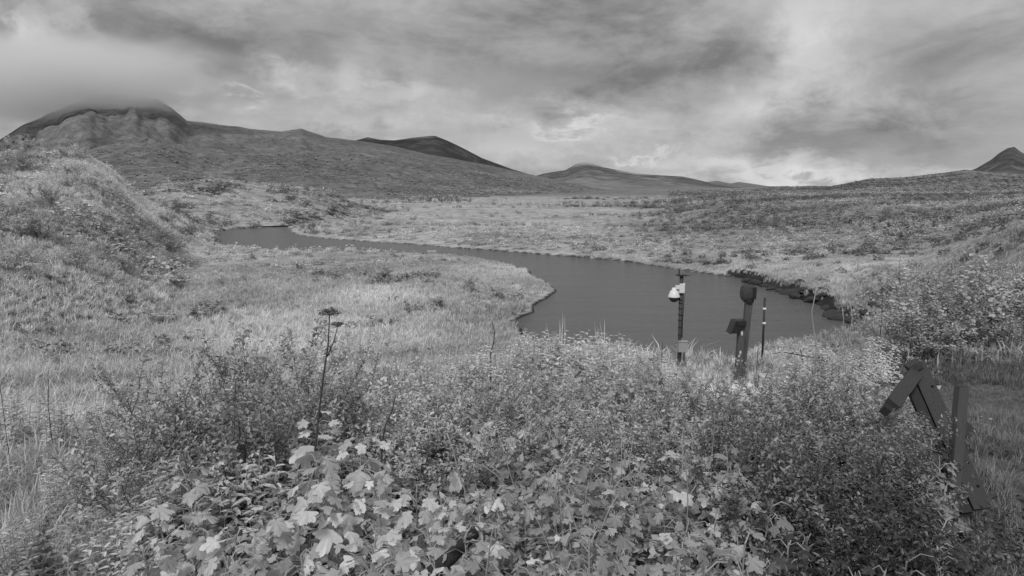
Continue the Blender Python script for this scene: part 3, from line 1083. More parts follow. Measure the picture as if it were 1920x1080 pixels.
def grow_shrub(seed, h=1.5, spread=.75, stems=15, subs=5, twigs=3, leaf=.056, step=.024, lw=.46, bare=.12):
    """branches (MB) and foliage arrays of a multi-stemmed shrub"""
    rnd = random.Random(seed)
    br = MB()
    P, D, U, Q = [], [], [], []

    def walk(p, d, L, r, n, up, leaves, depth):
        pts = [p.copy()]
        for i in range(n):
            d = (d + Vector((rnd.gauss(0, .16), rnd.gauss(0, .16), rnd.gauss(0, .1) + up))).normalized()
            p = p + d * (L / n)
            pts.append(p.copy())
        br.tube(pts, [r * (1 - .75 * i / n) for i in range(n + 1)], 3, False)
        if leaves:
            tot = L * (1 - leaves[0])
            m = int(tot / leaves[1])
            for j in range(m):
                t = leaves[0] + (1 - leaves[0]) * (j + rnd.random() * .6) / max(m, 1)
                f = t * n
                i = min(int(f), n - 1)
                q = pts[i].lerp(pts[i + 1], f - i)
                ax = (pts[i + 1] - pts[i]).normalized()
                th = j * 2.4 + rnd.uniform(-.4, .4)
                o = ax.orthogonal().normalized()
                o.rotate(Matrix.Rotation(th, 3, ax))
                dl = (ax * rnd.uniform(.35, .9) + o).normalized()
                P.append(q)
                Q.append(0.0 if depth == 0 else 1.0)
                D.append(dl)
                u = (ax + Vector((rnd.gauss(0, .35), rnd.gauss(0, .35), .4 + rnd.gauss(0, .3)))).normalized()
                U.append(u)
        return pts

    for s in range(stems):
        a = 6.283 * (s + rnd.random() * .8) / stems
        out = rnd.uniform(.05, 1.0) ** .7
        d = Vector((math.cos(a) * out * spread, math.sin(a) * out * spread, 1.0)).normalized()
        L = h * rnd.uniform(.62, 1.16) / max(d.z, .6) ** .35
        main = walk(Vector((math.cos(a) * .08, math.sin(a) * .08, 0)), d, L, .0055 * h, 7, .05, (.3, step), 0)
        for b in range(subs):
            t = rnd.uniform(.25, .9)
            i = min(int(t * 7), 6)
            p = main[i].lerp(main[i + 1], t * 7 - i)
            ax = (main[i + 1] - main[i]).normalized()
            o = ax.orthogonal().normalized()
            o.rotate(Matrix.Rotation(rnd.uniform(0, 6.28), 3, ax))
            sub = walk(p, (ax * .8 + o * .8).normalized(), h * rnd.uniform(.22, .42), .0028 * h, 4, .14, (bare, step), 1)
            for c in range(twigs):
                k = rnd.randint(1, 3)
                o2 = Vector((rnd.gauss(0, 1), rnd.gauss(0, 1), rnd.uniform(-.2, 1))).normalized()
                walk(sub[k], ((sub[k + 1] - sub[k]).normalized() * .7 + o2 * .7).normalized(), h * rnd.uniform(.08, .18), .0015 * h, 2, .12, (.1, step), 2)
    n = len(P)
    g = np.random.default_rng(seed)
    L = leaf * g.uniform(.6, 1.25, n)
    V, F = leaf_faces(np.array([tuple(p) for p in P]), np.array([tuple(p) for p in D]), np.array([tuple(p) for p in U]), L, L * lw * g.uniform(.8, 1.2, n))
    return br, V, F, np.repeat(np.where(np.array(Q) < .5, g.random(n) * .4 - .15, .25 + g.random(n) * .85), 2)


class Kind:
    """a kind of shrub: a few grown variants whose mesh data the individuals share"""
    def __init__(self, name, seeds, m, **kw):
        self.name = name
        self.h = kw.get('h', 1.5)
        self.var = []
        for s in seeds:
            br, V, F, sh = grow_shrub(s, **kw)
            bm_ = br.mesh('branches', M['bark'])
            fm = mesh_arr('foliage', V, F, [m])
            attr(fm, 'shade', sh, 'FACE')
            self.var.append((bm_, fm))
        self.i = 0

    def plant(self, loc, height, label, cat='shrub', group=None, wide=1.0, name=None, m=None):
        s = height / self.h
        o = empty(name or self.name, loc, random.uniform(0, 6.28), label, cat, group)
        o.scale = (s * wide, s * wide, s)
        bm_, fm = self.var[self.i % len(self.var)]
        self.i += 1
        link('branches', bm_, o)
        f = link('foliage', fm, o)
        f['kind'] = 'stuff'
        if m:
            f.material_slots[0].link = 'OBJECT'
            f.material_slots[0].material = m
        return o

    def at_px(self, px, py, d, label, **kw):
        p = at(px, py, d)
        g = gz1(p.x, p.y)
        return self.plant((p.x, p.y, g - .03), max(p.z - g, .25), label, **kw)


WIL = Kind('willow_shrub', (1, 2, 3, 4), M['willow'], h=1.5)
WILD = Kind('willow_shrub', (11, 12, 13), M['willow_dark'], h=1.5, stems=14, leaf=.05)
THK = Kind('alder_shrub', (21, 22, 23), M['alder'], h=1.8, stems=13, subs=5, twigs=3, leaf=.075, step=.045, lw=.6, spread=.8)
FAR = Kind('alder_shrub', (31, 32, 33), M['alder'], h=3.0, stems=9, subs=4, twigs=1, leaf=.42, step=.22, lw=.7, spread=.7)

# ---- foreground willows
LEFT_G = 'dark willow shrubs at the left of the foreground'
for i, (px, py, d, lb) in enumerate([
        (300, 735, 6.6, 'dark small leaved willow at the outer left end of the foreground thicket'),
        (380, 705, 7.0, 'dark small leaved willow shrub second from the left in the foreground thicket'),
        (465, 655, 6.8, 'tall dark willow with spiky shoots left of the dead umbel stalk'),
        (545, 690, 6.6, 'dark willow shrub just left of the base of the dead umbel stalk'),
        (420, 770, 5.7, 'dark willow shrub above the fringed pale plant at lower left'),
        (330, 790, 5.8, 'low dark willow at the left edge of the foreground thicket in front'),
        (520, 775, 5.9, 'dark willow behind the pale broad leaves at lower left')]):
    WILD.at_px(px, py, d, lb, group=LEFT_G)
for px, py, d, lb in [
        (600, 690, 7.4, 'willow shrub behind the dead umbel stalk, shoots crossing it'),
        (665, 655, 7.8, 'tall spiky willow immediately right of the dead umbel stalk'),
        (800, 690, 7.6, 'mid grey willow left of the forked dry twig'),
        (865, 690, 7.8, 'mid grey willow below the forked dry twig'),
        (690, 750, 6.5, 'willow shrub standing behind the tallest pale broadleaf plant'),
        (790, 770, 6.4, 'willow shrub behind the single raised pale leaf'),
        (955, 735, 7.6, 'mid grey willow below the reeds at the water edge'),
        (1010, 700, 8.6, 'willow bush below the left tuft of reeds'),
        (1165, 700, 8.2, 'willow bush left of the camera pole, second from it'),
        (1235, 690, 8.6, 'willow bush with upright shoots left of the grey box on the camera pole'),
        (1275, 720, 7.8, 'narrow willow directly below the camera pole'),
        (1110, 760, 6.8, 'spreading willow in the middle of the foreground, left of two pale stems'),
        (1190, 775, 6.6, 'spreading willow with a dark hollow in the middle of the foreground'),
        (1300, 780, 6.6, 'willow shrub below the wooden posts, left of the big thicket')]:
    WIL.at_px(px, py, d, lb, group='mid grey willows across the foreground')
for px, py, d, lb in [
        (1385, 735, 7.6, 'dark willow at the foot of the wooden post with a round head'),
        (1470, 705, 7.8, 'dark willow below the arched dead branch'),
        (1555, 692, 8.0, 'dark willow shrub left of the leaning timber frame, tallest of its row'),
        (1630, 705, 7.8, 'dark willow touching the left foot of the timber frame')]:
    WIL.at_px(px, py, d, lb, group='dark thicket by the timber frame', m=M['willow_dark'])
for px, py, d in [(1400, 800, 6.0), (1490, 775, 6.2), (1590, 770, 6.3), (1680, 800, 6.1), (1690, 845, 6.0),
                  (1450, 870, 5.0), (1550, 870, 5.0), (1650, 880, 5.0), (1690, 925, 5.0), (1560, 960, 4.1), (1660, 965, 4.2), (1740, 1005, 4.3)]:
    WILD.at_px(px, py, d, 'dark willow in the thicket below the timber frame', group='dark thicket below the timber frame', m=M['thicket'] if py < 900 else M['thicket_shaded'])  # leaf tones stepped down to imitate the corner vignette

# ---- pale thicket at the right edge
for i, (px, py, d, h, lb) in enumerate([
        (1705, 560, 12.6, 0, 'pale leafy shrub at the left end of the right bank thicket'),
        (1760, 525, 13.0, 0, 'pale leafy shrub with blossom-like tips, second in the right bank thicket'),
        (1815, 512, 13.4, 0, 'tallest pale leafy shrub in the right bank thicket'),
        (1875, 525, 13.2, 0, 'pale leafy shrub near the right edge of the picture'),
        (1940, 530, 13.0, 0, 'pale leafy shrub cut by the right edge of the picture'),
        (1735, 600, 12.0, 0, 'lower leafy shrub in front of the right bank thicket, left one'),
        (1800, 590, 12.0, 0, 'lower leafy shrub in front of the right bank thicket, middle one'),
        (1880, 600, 11.9, 0, 'lower leafy shrub in front of the right bank thicket, right one'),
        (1785, 515, 13.9, 0, 'leafy shrub at the back of the right bank thicket, left one'),
        (1845, 508, 14.0, 0, 'leafy shrub at the back of the right bank thicket, middle one'),
        (1905, 512, 13.9, 0, 'leafy shrub at the back of the right bank thicket, right one'),
        (1840, 560, 12.5, 0, 'mid height leafy shrub in the middle of the right bank thicket'),
        (1925, 590, 12.2, 0, 'lower leafy shrub of the right bank thicket at the picture edge')]):
    THK.at_px(px, py - 6, d, lb, group='leafy thicket on the right bank', wide=1.25)

# ---- distant alders, gully bushes and meadow bushes
for px, py, d in [(770, 366, 265), (785, 364, 270), (805, 367, 262), (830, 360, 270), (845, 362, 268), (858, 368, 262), (700, 374, 255), (725, 372, 258), (880, 373, 258), (610, 352, 190), (640, 372, 190)]:
    p = at(px, py, d)
    g = gz1(p.x, p.y)
    FAR.plant((p.x, p.y, g - .1), max(2.0, p.z - g), 'pale round alder below the mountain foot', group='pale alders at the mountain foot', wide=1.3)
for px, py, d in [(1640, 440, 78), (1668, 436, 80), (1692, 430, 82), (1715, 424, 84), (1738, 418, 86), (1760, 411, 88), (1700, 446, 74), (1725, 440, 76), (1750, 432, 78), (1775, 422, 80), (1800, 408, 92),
                  (1560, 432, 92), (1590, 436, 90), (1480, 424, 100), (1510, 428, 98), (1430, 420, 112), (1400, 425, 110), (1610, 448, 84), (1660, 458, 72), (1690, 464, 68)]:
    p = at(px, py + 4, d)
    g = gz1(p.x, p.y)
    FAR.plant((p.x, p.y, g - .1), min(max(1.2, p.z - g), 2.2), 'dark bush along the right hillside gully', group='dark bushes along the right gully', wide=1.4, name='gully_bush', m=M['willow_dark'])
for px, py, d in [(1830, 455, 34), (1870, 470, 32), (1905, 450, 36), (1790, 480, 31), (1840, 490, 29)]:
    p = at(px, py, d)
    g = gz1(p.x, p.y)
    THK.plant((p.x, p.y, g - .1), 1.1, 'dark bush above the right bank thicket', group='dark bushes above the right bank thicket', wide=1.2, name='hillside_bush', m=M['willow_dark'])
for px, py, d in [(600, 512, 66), (640, 515, 65), (680, 512, 67), (720, 520, 62), (745, 527, 58), (770, 518, 62), (800, 530, 56), (560, 498, 74), (390, 590, 33), (370, 598, 32), (420, 596, 32), (720, 612, 30), (690, 625, 28), (820, 570, 41)]:
    q = on_plane(px, py, .8)
    g = gz1(*q)
    FAR.plant((q[0], q[1], g - .05), random.uniform(.45, .75), 'small dark bush in the bright meadow', group='dark bushes in the meadow', wide=1.8, name='meadow_bush', m=M['willow_dark'])


_n = 0
while _n < 46:
    _x, _y = polar(1, 34, 92, -40, 390, .6)
    _z, _t = H_NEAR.z(_x, _y)
    if _z[0] < float(ground_z(_x, _y)[0]) + .5:
        continue
    _n += 1
    THK.plant((float(_x[0]), float(_y[0]), float(_z[0]) - .08), random.uniform(.8, 1.7), 'rounded bush on the near left hillside', group='bushes on the near left hill', wide=random.uniform(1.3, 1.9),
              name='hillside_bush', m=M['willow_dark'] if random.random() < .6 else M['willow'])


# ------------------------------------------------------------------ broad-leaved plants: every leaf a part
def lobed_leaf(seed, m, lobes=5):
    """palmate toothed leaf, unit length, stalk at the origin, pointing along +Y"""
    rnd = random.Random(seed)
    tips = [(-112, .62), (-58, .86), (0, 1.0), (58, .86), (112, .62)] if lobes == 5 else [(-78, .72), (0, 1.0), (78, .72)]
    out = [(-158, .30)]
    for i, (th, r) in enumerate(tips):
        th += rnd.uniform(-9, 9)
        r *= rnd.uniform(.82, 1.15)
        out += [(th - 24, r * .74), (th - 18, r * .86), (th - 13, r * .82), (th - 6, r * .95), (th, r), (th + 6, r * .95), (th + 13, r * .81), (th + 18, r * .86), (th + 24, r * .74)]
        if i < len(tips) - 1:
            t2 = tips[i + 1]
            out.append(((th + t2[0]) / 2, rnd.uniform(.46, .56)))
    out.append((158, .30))
    V, vein = [(0, 0, 0)], [1.0]
    for th, r in out:
        a = R(th)
        x, y = math.sin(a) * r * .78, math.cos(a) * r * .78 + .12
        near = min(abs(th - t[0]) for t in tips)
        z = -.34 * r * r + .06 * math.cos(R(near) * 6) + rnd.uniform(-.015, .015)
        V.append((x, y, z))
        vein.append(1.0 if near < 6 else 0.0)
    F = [(0, i + 1, i) for i in range(1, len(out))]
    me = bpy.data.meshes.new('leaf')
    me.from_pydata(V, [], F)
    me.materials.append(m)
    attr(me, 'vein', vein)
    for p in me.polygons:
        p.use_smooth = True
    me.update()
    return me


LEAVES = {k: [lobed_leaf(100 + i, M[k], 5 if i % 3 else 3) for i in range(9)] for k in ('broad', 'broad_mid', 'broad_shaded')}


def broadleaf(px, py, d, n, size, m, label, group, name='cow_parsnip', spread=.38, rnd=random.Random(77)):
    """upright plant with big lobed leaves on long stalks; every leaf is an object of its own"""
    p = at(px, py, d)
    g = gz1(p.x, p.y)
    h = max(p.z - g, .4)
    o = empty(name, (p.x, p.y, g), rnd.uniform(0, 6.28), label, 'plant', group)
    st = MB()
    lean = Vector((rnd.uniform(-.12, .12), rnd.uniform(-.12, .12), 0))
    stem = [lean * (i / 5) ** 1.5 * h + Vector((0, 0, h * .92 * i / 5)) for i in range(6)]
    st.tube(stem, [.014 - .0018 * i for i in range(6)], 5)
    n = int(n * 2.6)
    for i in range(n):
        t = .30 + .70 * ((i + rnd.random()) / n) ** .8
        th = i * 2.4 + rnd.uniform(-.5, .5)
        f = min(t * 5, 4.99)
        q = stem[int(f)].lerp(stem[int(f) + 1], f - int(f))
        reach = spread * rnd.uniform(.5, 1.15) * (1.15 - .75 * t)
        dv = Vector((math.cos(th), math.sin(th), 0))
        e = q + dv * reach + Vector((0, 0, reach * rnd.uniform(.15, .6)))
        st.tube([q, q.lerp(e, .5) + Vector((0, 0, .04)), e], [.005, .004, .003], 3, False)
        lf = bpy.data.objects.new('leaf', LEAVES[m][rnd.randrange(9)])
        COL.objects.link(lf)
        lf.parent = o
        lf.location = e
        s = size * rnd.uniform(.38, .92) * (1.1 - .3 * t)
        lf.scale = (s, s, s)
        lf.rotation_euler = (rnd.uniform(-1.0, .25), rnd.uniform(-.5, .5), th - math.pi / 2 + rnd.uniform(-.5, .5))
    st.obj('stem', M['petiole'], o)
    return o


G1 = 'pale broadleaf plants at lower left'
for px, py, d, n, s, lb in [
        (610, 760, 5.6, 14, .26, 'tall pale broadleaf plant at the foot of the dead umbel stalk'),
        (670, 800, 5.3, 14, .27, 'pale lobed plant just right of the tallest broadleaf plant'),
        (560, 850, 5.0, 14, .26, 'pale lobed plant left of the dark hollow, under the umbel stalk'),
        (640, 880, 4.6, 15, .25, 'large pale broadleaf plant in the brightest patch at lower left'),
        (720, 870, 4.8, 14, .24, 'pale lobed plant on the right side of the bright patch'),
        (780, 890, 4.9, 12, .22, 'pale toothed plant left of the dark gap in the foreground'),
        (370, 870, 5.0, 13, .20, 'fringed pale plant standing alone at the far lower left'),
        (320, 930, 4.5, 11, .22, 'dim broad leaved plant at the lower left corner of the thicket'),
        (430, 950, 4.2, 13, .23, 'broad leaved plant below the fringed pale plant'),
        (865, 785, 6.2, 3, .30, 'single raised pale leaf on a stalk in the middle of the foreground')]:
    broadleaf(px, py, d, n, s, 'broad', lb, G1, spread=.36)
rb = random.Random(3)
for i in range(16):
    px, py = 300 + i * 36 + rb.uniform(-15, 15), rb.uniform(930, 1060)
    d = 4.6 - (py - 930) / 130 * 1.3
    broadleaf(px, py, d, 11, rb.uniform(.16, .22), 'broad' if rb.random() < .6 else 'broad_mid', 'low pale lobed plant along the bottom left', 'low pale plants along the bottom left', spread=.34)
for i in range(30):
    px, py = rb.uniform(850, 1450), rb.uniform(850, 1070)
    d = 5.3 - (py - 850) / 220 * 2.0 + rb.uniform(-.15, .15)
    broadleaf(px, py, d, 11, rb.uniform(.13, .19), 'broad_mid' if rb.random() < .75 else 'broad', 'mid grey broad leaved plant along the bottom centre', 'mid grey plants along the bottom centre', name='salmonberry', spread=.34)
broadleaf(1395, 955, 3.9, 5, .22, 'broad_mid', 'plant with two large pale pointed leaves at the lower right of centre', 'mid grey plants along the bottom centre', spread=.30)
for i in range(22):
    px = 850 + i * 20 + rb.uniform(-12, 12)
    py = rb.uniform(655, 800)
    broadleaf(px, py, 8.8 - (py - 655) / 145 * 2.4, 9, rb.uniform(.12, .18), 'broad_mid', 'pale broad leaved plant among the middle willows', 'pale plants among the middle willows', name='salmonberry', spread=.3)
broadleaf(1110, 845, 5.4, 10, .26, 'broad_mid', 'drooping pale plant like an umbrella below the middle willows', 'mid grey plants along the bottom centre', spread=.30)
broadleaf(1385, 830, 5.6, 10, .2, 'broad_mid', 'pale plant in front of the dark thicket, below the wooden posts', 'mid grey plants along the bottom centre', spread=.30)
for i in range(12):
    px, py = rb.uniform(830, 1420), rb.uniform(800, 930)
    broadleaf(px, py, 5.9 - (py - 800) / 130 * 1.2, 8, rb.uniform(.15, .22), 'broad', 'pale lobed plant among the grey ones at the bottom centre', 'pale lobed plants at the bottom centre', spread=.32)
for i in range(14):
    px, py = rb.uniform(1450, 1800), rb.uniform(940, 1070)
    d = 4.8 - (py - 930) / 140 * 1.4
    broadleaf(px, py, d, 10, rb.uniform(.13, .18), 'broad_shaded', 'dark broad leaved plant at the lower right', 'dark plants at the lower right', name='salmonberry', spread=.32)  # leaf colour carries the corner shade
for px, py, d in [(1752, 850, 5.7), (1770, 905, 5.3), (1735, 880, 5.5)]:
    broadleaf(px, py, d, 9, .16, 'broad_mid', 'toothed plant against the leaning beam', 'plants against the leaning beam', name='salmonberry', spread=.25)


# ---- pale leafy forbs on the rim of the bench
def forb_mesh(seed, h=1.1, stems=9):
    rnd = random.Random(seed)
    st = MB()
    P, D, U, L = [], [], [], []
    for s in range(stems):
        a = rnd.uniform(0, 6.28)
        q = rnd.uniform(0, .22)
        p = Vector((math.cos(a) * q, math.sin(a) * q, 0))
        tip = p + Vector((rnd.gauss(0, .1), rnd.gauss(0, .1), h * rnd.uniform(.7, 1.05)))
        st.tube([p, p.lerp(tip, .5) + Vector((rnd.gauss(0, .02), rnd.gauss(0, .02), 0)), tip], [.005, .004, .002], 3, False)
        for j in range(26):
            t = .2 + .8 * j / 26
            th = j * 2.4
            P.append(tuple(p.lerp(tip, t)))
            v = Vector((math.cos(th), math.sin(th), rnd.uniform(.1, .8))).normalized()
            D.append(tuple(v))
            U.append((0, 0, 1))
            L.append(.13 * rnd.uniform(.6, 1.2) * (1.15 - .6 * t))
    L = np.array(L)
    V, F = leaf_faces(np.array(P), np.array(D), np.array(U), L, L * .3, .3)
    fm = mesh_arr('foliage', V, F, [M['forb']])
    attr(fm, 'shade', np.repeat(np.random.default_rng(seed).random(len(L)), 2), 'FACE')
    return st.mesh('stem', M['petiole']), fm


FORBS = [forb_mesh(200 + i) for i in range(4)]


def forb(px, py, d, label, group, name='fireweed', m=None):
    p = at(px, py, d)
    g = gz1(p.x, p.y)
    s = max(p.z - g, .3) / 1.1
    o = empty(name, (p.x, p.y, g - .02), random.uniform(0, 6.28), label, 'plant', group)
    o.scale = (max(s, .75) * 1.1, max(s, .75) * 1.1, s)
    a, b = FORBS[random.randrange(4)]
    link('stem', a, o)
    f = link('foliage', b, o)
    f['kind'] = 'stuff'
    if m:
        f.material_slots[0].link = 'OBJECT'
        f.material_slots[0].material = m
    return o


rf = random.Random(19)
for i in range(44):
    px = 850 + i * 9.4 + rf.uniform(-8, 8)
    top = np.interp(px, [850, 940, 1000, 1080, 1160, 1200, 1260], [660, 630, 618, 628, 622, 640, 668]) + rf.uniform(-6, 26)
    forb(px, float(top), rf.uniform(9.4, 11.8), 'pale leafy herb on the rim before the water', 'pale herbs on the rim of the bench')
for i in range(22):
    px = 640 + rf.uniform(0, 230)
    forb(px, 672 + rf.uniform(0, 30), rf.uniform(9.0, 11.0), 'pale leafy herb between willows and meadow', 'pale herbs behind the willows')
for i in range(26):
    px = 850 + i * 17 + rf.uniform(-10, 10)
    py = rf.uniform(672, 760)
    forb(px, py, 9.4 - (py - 672) / 88 * 1.9, 'pale feathery herb standing between the middle willows', 'pale herbs between the middle willows', m=M['weed'])
for i in range(12):
    px = 545 + i * 27 + rf.uniform(-10, 10)
    py = rf.uniform(690, 770)
    forb(px, py, 8.6 - (py - 690) / 80 * 1.7, 'pale feathery herb standing between the left willows', 'pale herbs between the left willows', m=M['weed'])
for px, py, d in [(1505, 640, 11.0), (1530, 628, 11.4), (1555, 640, 11.2), (1480, 655, 11.2), (1575, 650, 10.8), (1600, 655, 10.8), (1640, 625, 11.5), (1660, 650, 11.0), (1625, 660, 10.5), (1540, 665, 10.2)]:
    forb(px, py, d, 'pale leafy herb among stalks beside the wooden posts', 'pale herbs beside the wooden posts')
for i in range(26):
    px = rf.uniform(-20, 300)
    py = rf.uniform(690, 980)
    d = 9.0 - (py - 690) / 290 * 4.3
    forb(px, py, d, 'soft leafy weed in the far left grass', 'weeds in the grass at the far left', 'leafy_weed', M['weed'])
for i in range(18):
    px = rf.uniform(280, 560)
    forb(px, rf.uniform(830, 960), rf.uniform(4.9, 5.8), 'feathery pale herb between dark willows and pale leaves', 'feathery herbs at lower left', m=M['weed'])


# ------------------------------------------------------------------ dry stalks, reeds, the dead umbel
def bent(a, b, bend, n=6, seed=0):
    rnd = random.Random(seed)
    a, b = Vector(a), Vector(b)
    out = []
    for i in range(n + 1):
        t = i / n
        p = a.lerp(b, t)
        p.x += math.sin(t * math.pi) * bend + rnd.gauss(0, .008)
        p.y += rnd.gauss(0, .008)
        out.append(p)
    return out


def rel(pts, o):
    return [Vector(p) - Vector(o) for p in pts]


base = at(598, 775, 5.3)
um = empty('dead_umbel', (base.x, base.y, gz1(base.x, base.y)), 0, 'tall dark dead umbel stalk rising above the left willows', 'plant')
o0 = um.location.copy()
path = rel([Vector((base.x - .05, base.y, o0.z)), at(590, 850, 5.3), base, at(607, 700, 5.3), at(615, 650, 5.3), at(618, 590, 5.3)], o0)
mb = MB()
mb.tube(path, [.010, .0095, .009, .008, .0065, .005], 6)
side = rel([at(614, 668, 5.3), at(626, 640, 5.28), at(633, 612, 5.27)], o0)
mb.tube(side, [.006, .005, .003], 5)
mb.obj('stem', M['stalk_dark'], um, True)


def umbel(c, rad, n, rnd):
    ray, tips = MB(), MB()
    for i in range(n):
        th = 2.4 * i
        q = rad * math.sqrt((i + .5) / n)
        e = c + Vector((math.cos(th) * q, math.sin(th) * q, rad * .35 * (1 - (q / rad) ** 2) + rnd.uniform(-.01, .01)))
        ray.tube([c - Vector((0, 0, rad * .12)), e], [.0025, .0016], 3, False)
        for j in range(9):
            f = e + Vector((rnd.gauss(0, .016), rnd.gauss(0, .016), rnd.gauss(.004, .006)))
            ray.tube([e, f], [.0012, .001], 3, False)
            tips.box(f, (.007, .007, .004), Euler((rnd.random() * 3, rnd.random() * 3, 0)).to_matrix())
    return ray, tips


ru = random.Random(2)
a, b = umbel(path[-1] + Vector((0, 0, .01)), .085, 24, ru)
a.obj('umbel_rays', M['stalk_dark'], um)
f = b.obj('seed_heads', M['seed'], um)
f['kind'] = 'stuff'
a, b = umbel(side[-1] + Vector((0, 0, .01)), .05, 12, ru)
a.obj('umbel_rays', M['stalk_dark'], um)
f = b.obj('seed_heads', M['seed'], um)
f['kind'] = 'stuff'

ST = 0
for pts, d, r, m, lb in [
        ([(1192, 1000), (1188, 930), (1180, 870), (1188, 815)], 5.2, .006, 'stalk', 'tall pale bare stem standing upright in the centre of the foreground'),
        ([(1180, 1000), (1172, 930), (1165, 880), (1166, 810)], 5.4, .006, 'stalk', 'pale bare stem left of the centre willows, slightly bowed'),
        ([(975, 950), (960, 900), (945, 850), (930, 795)], 5.2, .006, 'stalk', 'pale leaning stem crossing others left of centre'),
        ([(985, 960), (955, 920), (930, 890), (905, 872)], 5.0, .006, 'stalk', 'pale stem leaning far left among the crossing stems'),
        ([(872, 920), (858, 880), (850, 845), (838, 812)], 5.6, .011, 'stalk', 'thick pale mottled stem under the single raised leaf'),
        ([(1050, 970), (1042, 920), (1048, 880), (1062, 850)], 4.8, .006, 'stalk', 'forked looking pale stem at the bottom centre'),
        ([(1100, 1080), (1088, 1010), (1070, 960), (1052, 930)], 4.0, .007, 'stalk', 'dim stem leaning left at the very bottom centre'),
        ([(1040, 1075), (1030, 1030), (1010, 980), (985, 940)], 4.2, .007, 'stalk', 'dim stem leaning left near the shaded gap'),
        ([(1110, 1070), (1120, 1010), (1140, 960), (1160, 925)], 4.2, .007, 'stalk', 'dim stem leaning right at the bottom centre'),
        ([(1090, 1020), (1095, 960), (1100, 920), (1104, 905)], 4.5, .006, 'stalk', 'thin upright stem under the umbrella shaped plant'),
        ([(1290, 940), (1288, 900), (1285, 860), (1276, 830)], 5.0, .006, 'stalk', 'pale stem right of the umbrella shaped plant'),
        ([(1335, 850), (1338, 820), (1340, 800), (1340, 775)], 5.8, .006, 'stalk', 'pale stem below the round headed post'),
        ([(1420, 800), (1428, 790), (1436, 780), (1442, 762)], 5.8, .006, 'stalk', 'short pale stem inside the dark thicket'),
        ([(380, 965), (400, 945), (420, 925), (435, 910)], 4.6, .006, 'stalk', 'pale slanting stem in the dark hollow at lower left'),
        ([(560, 960), (575, 930), (582, 900), (590, 880)], 4.6, .006, 'stalk', 'pale stem between two broadleaf plants at lower left'),
        ([(715, 840), (722, 800), (735, 770), (742, 740)], 5.8, .010, 'stalk_dark', 'dark stem right of the pale broadleaf plant'),
        ([(455, 890), (460, 850), (450, 820), (448, 790)], 5.4, .016, 'stalk_dark', 'thick dark trunk-like stem under the left willows'),
        ([(920, 664), (926, 640), (927, 622), (923, 604)], 9.6, .012, 'stalk_dark', 'forked dry twig standing against the meadow shore'),
        ([(928, 656), (929, 640), (926, 622), (930, 603)], 9.6, .008, 'stalk', 'paler half of the forked dry twig at the meadow shore'),
        ([(90, 760), (91, 730), (90, 705), (92, 690)], 8.0, .005, 'stalk_dark', 'lone dead stalk in the grass at the far left'),
        ([(0, 722), (20, 690), (40, 662), (60, 640)], 6.5, .0028, 'stalk_dark', 'thin dark blade leaning right at the left edge of the picture'),
        ([(1531, 655), (1526, 620), (1522, 585), (1532, 535)], 11.0, .014, 'stalk', 'tall pale dead stem with a knotted top near the right bank'),
        ([(1576, 662), (1578, 630), (1582, 600), (1578, 568)], 11.0, .011, 'stalk', 'second pale dead stem from the left near the right bank'),
        ([(1588, 665), (1593, 630), (1598, 595), (1594, 565)], 11.0, .011, 'stalk', 'third pale dead stem from the left near the right bank'),
        ([(1653, 600), (1654, 570), (1654, 550), (1653, 535)], 12.5, .008, 'stalk_dark', 'thin dark upright stem at the eroded bank'),
        ([(1638, 690), (1638, 670), (1637, 655), (1638, 640)], 10.5, .013, 'stalk', 'short stub under the drooping pale herb'),
        ([(1420, 675), (1421, 665), (1420, 660), (1422, 652)], 11.5, .008, 'stalk_dark', 'short dark twig right of the posts'),
        ([(1241, 662), (1242, 655), (1242, 648), (1242, 640)], 12.0, .008, 'stalk_dark', 'short dark twig left of the grey box'),
        ([(1895, 600), (1880, 570), (1878, 540), (1878, 500)], 12.6, .015, 'stalk', 'pale dead stem rising from the right bank thicket')]:
    P0 = [at(px, py, d) for px, py in pts]
    g = gz1(P0[0].x, P0[0].y)
    root = Vector((P0[0].x, P0[0].y, max(g - .02, P0[0].z - .8)))
    if P0[0].z - root.z > .05:
        P0 = [root] + P0
    mb = MB()
    n = len(P0)
    mb.tube(rel(P0, P0[0]), [r * (1 - .5 * i / (n - 1)) for i in range(n)], 5)
    o = mb.obj('dry_stalk', M[m], None, True)
    o.location = P0[0]
    tag(o, lb, 'stalk', 'dry stalks standing in the vegetation')

# reeds against the water
rr_ = random.Random(41)
for px, py, n, lb in [(1048, 585, 12, 'left tuft of tall pale reeds standing against the water'), (1090, 620, 14, 'middle tuft of pale reeds standing against the water'),
                      (1125, 600, 12, 'right tuft of tall pale reeds standing against the water'), (975, 628, 8, 'small tuft of pale reeds at the left of the water'), (1180, 630, 8, 'small leafy tuft at the right end of the reeds')]:
    p = at(px, py, 11.4)
    g = gz1(p.x, p.y)
    h = p.z - g
    mb = MB()
    for i in range(n):
        a, q = rr_.uniform(0, 6.28), rr_.uniform(.01, .14)
        b0 = Vector((math.cos(a) * q, math.sin(a) * q, 0))
        L = h * rr_.uniform(.7, 1.02)
        dv = Vector((rr_.gauss(0, .05), rr_.gauss(0, .05), 1))
        w = Vector((.011, .003, 0))
        c, e = b0 + dv * L * .6, b0 + dv * L + Vector((rr_.gauss(0, .05), 0, 0))
        mb.add([b0 - w, b0 + w, c + w, c - w, e], [(0, 1, 2, 3), (3, 2, 4)])
    o = mb.obj('reed_tuft', M['reed'])
    o.location = (p.x, p.y, g)
    tag(o, lb, 'reeds', 'reed tufts at the rim of the bench')

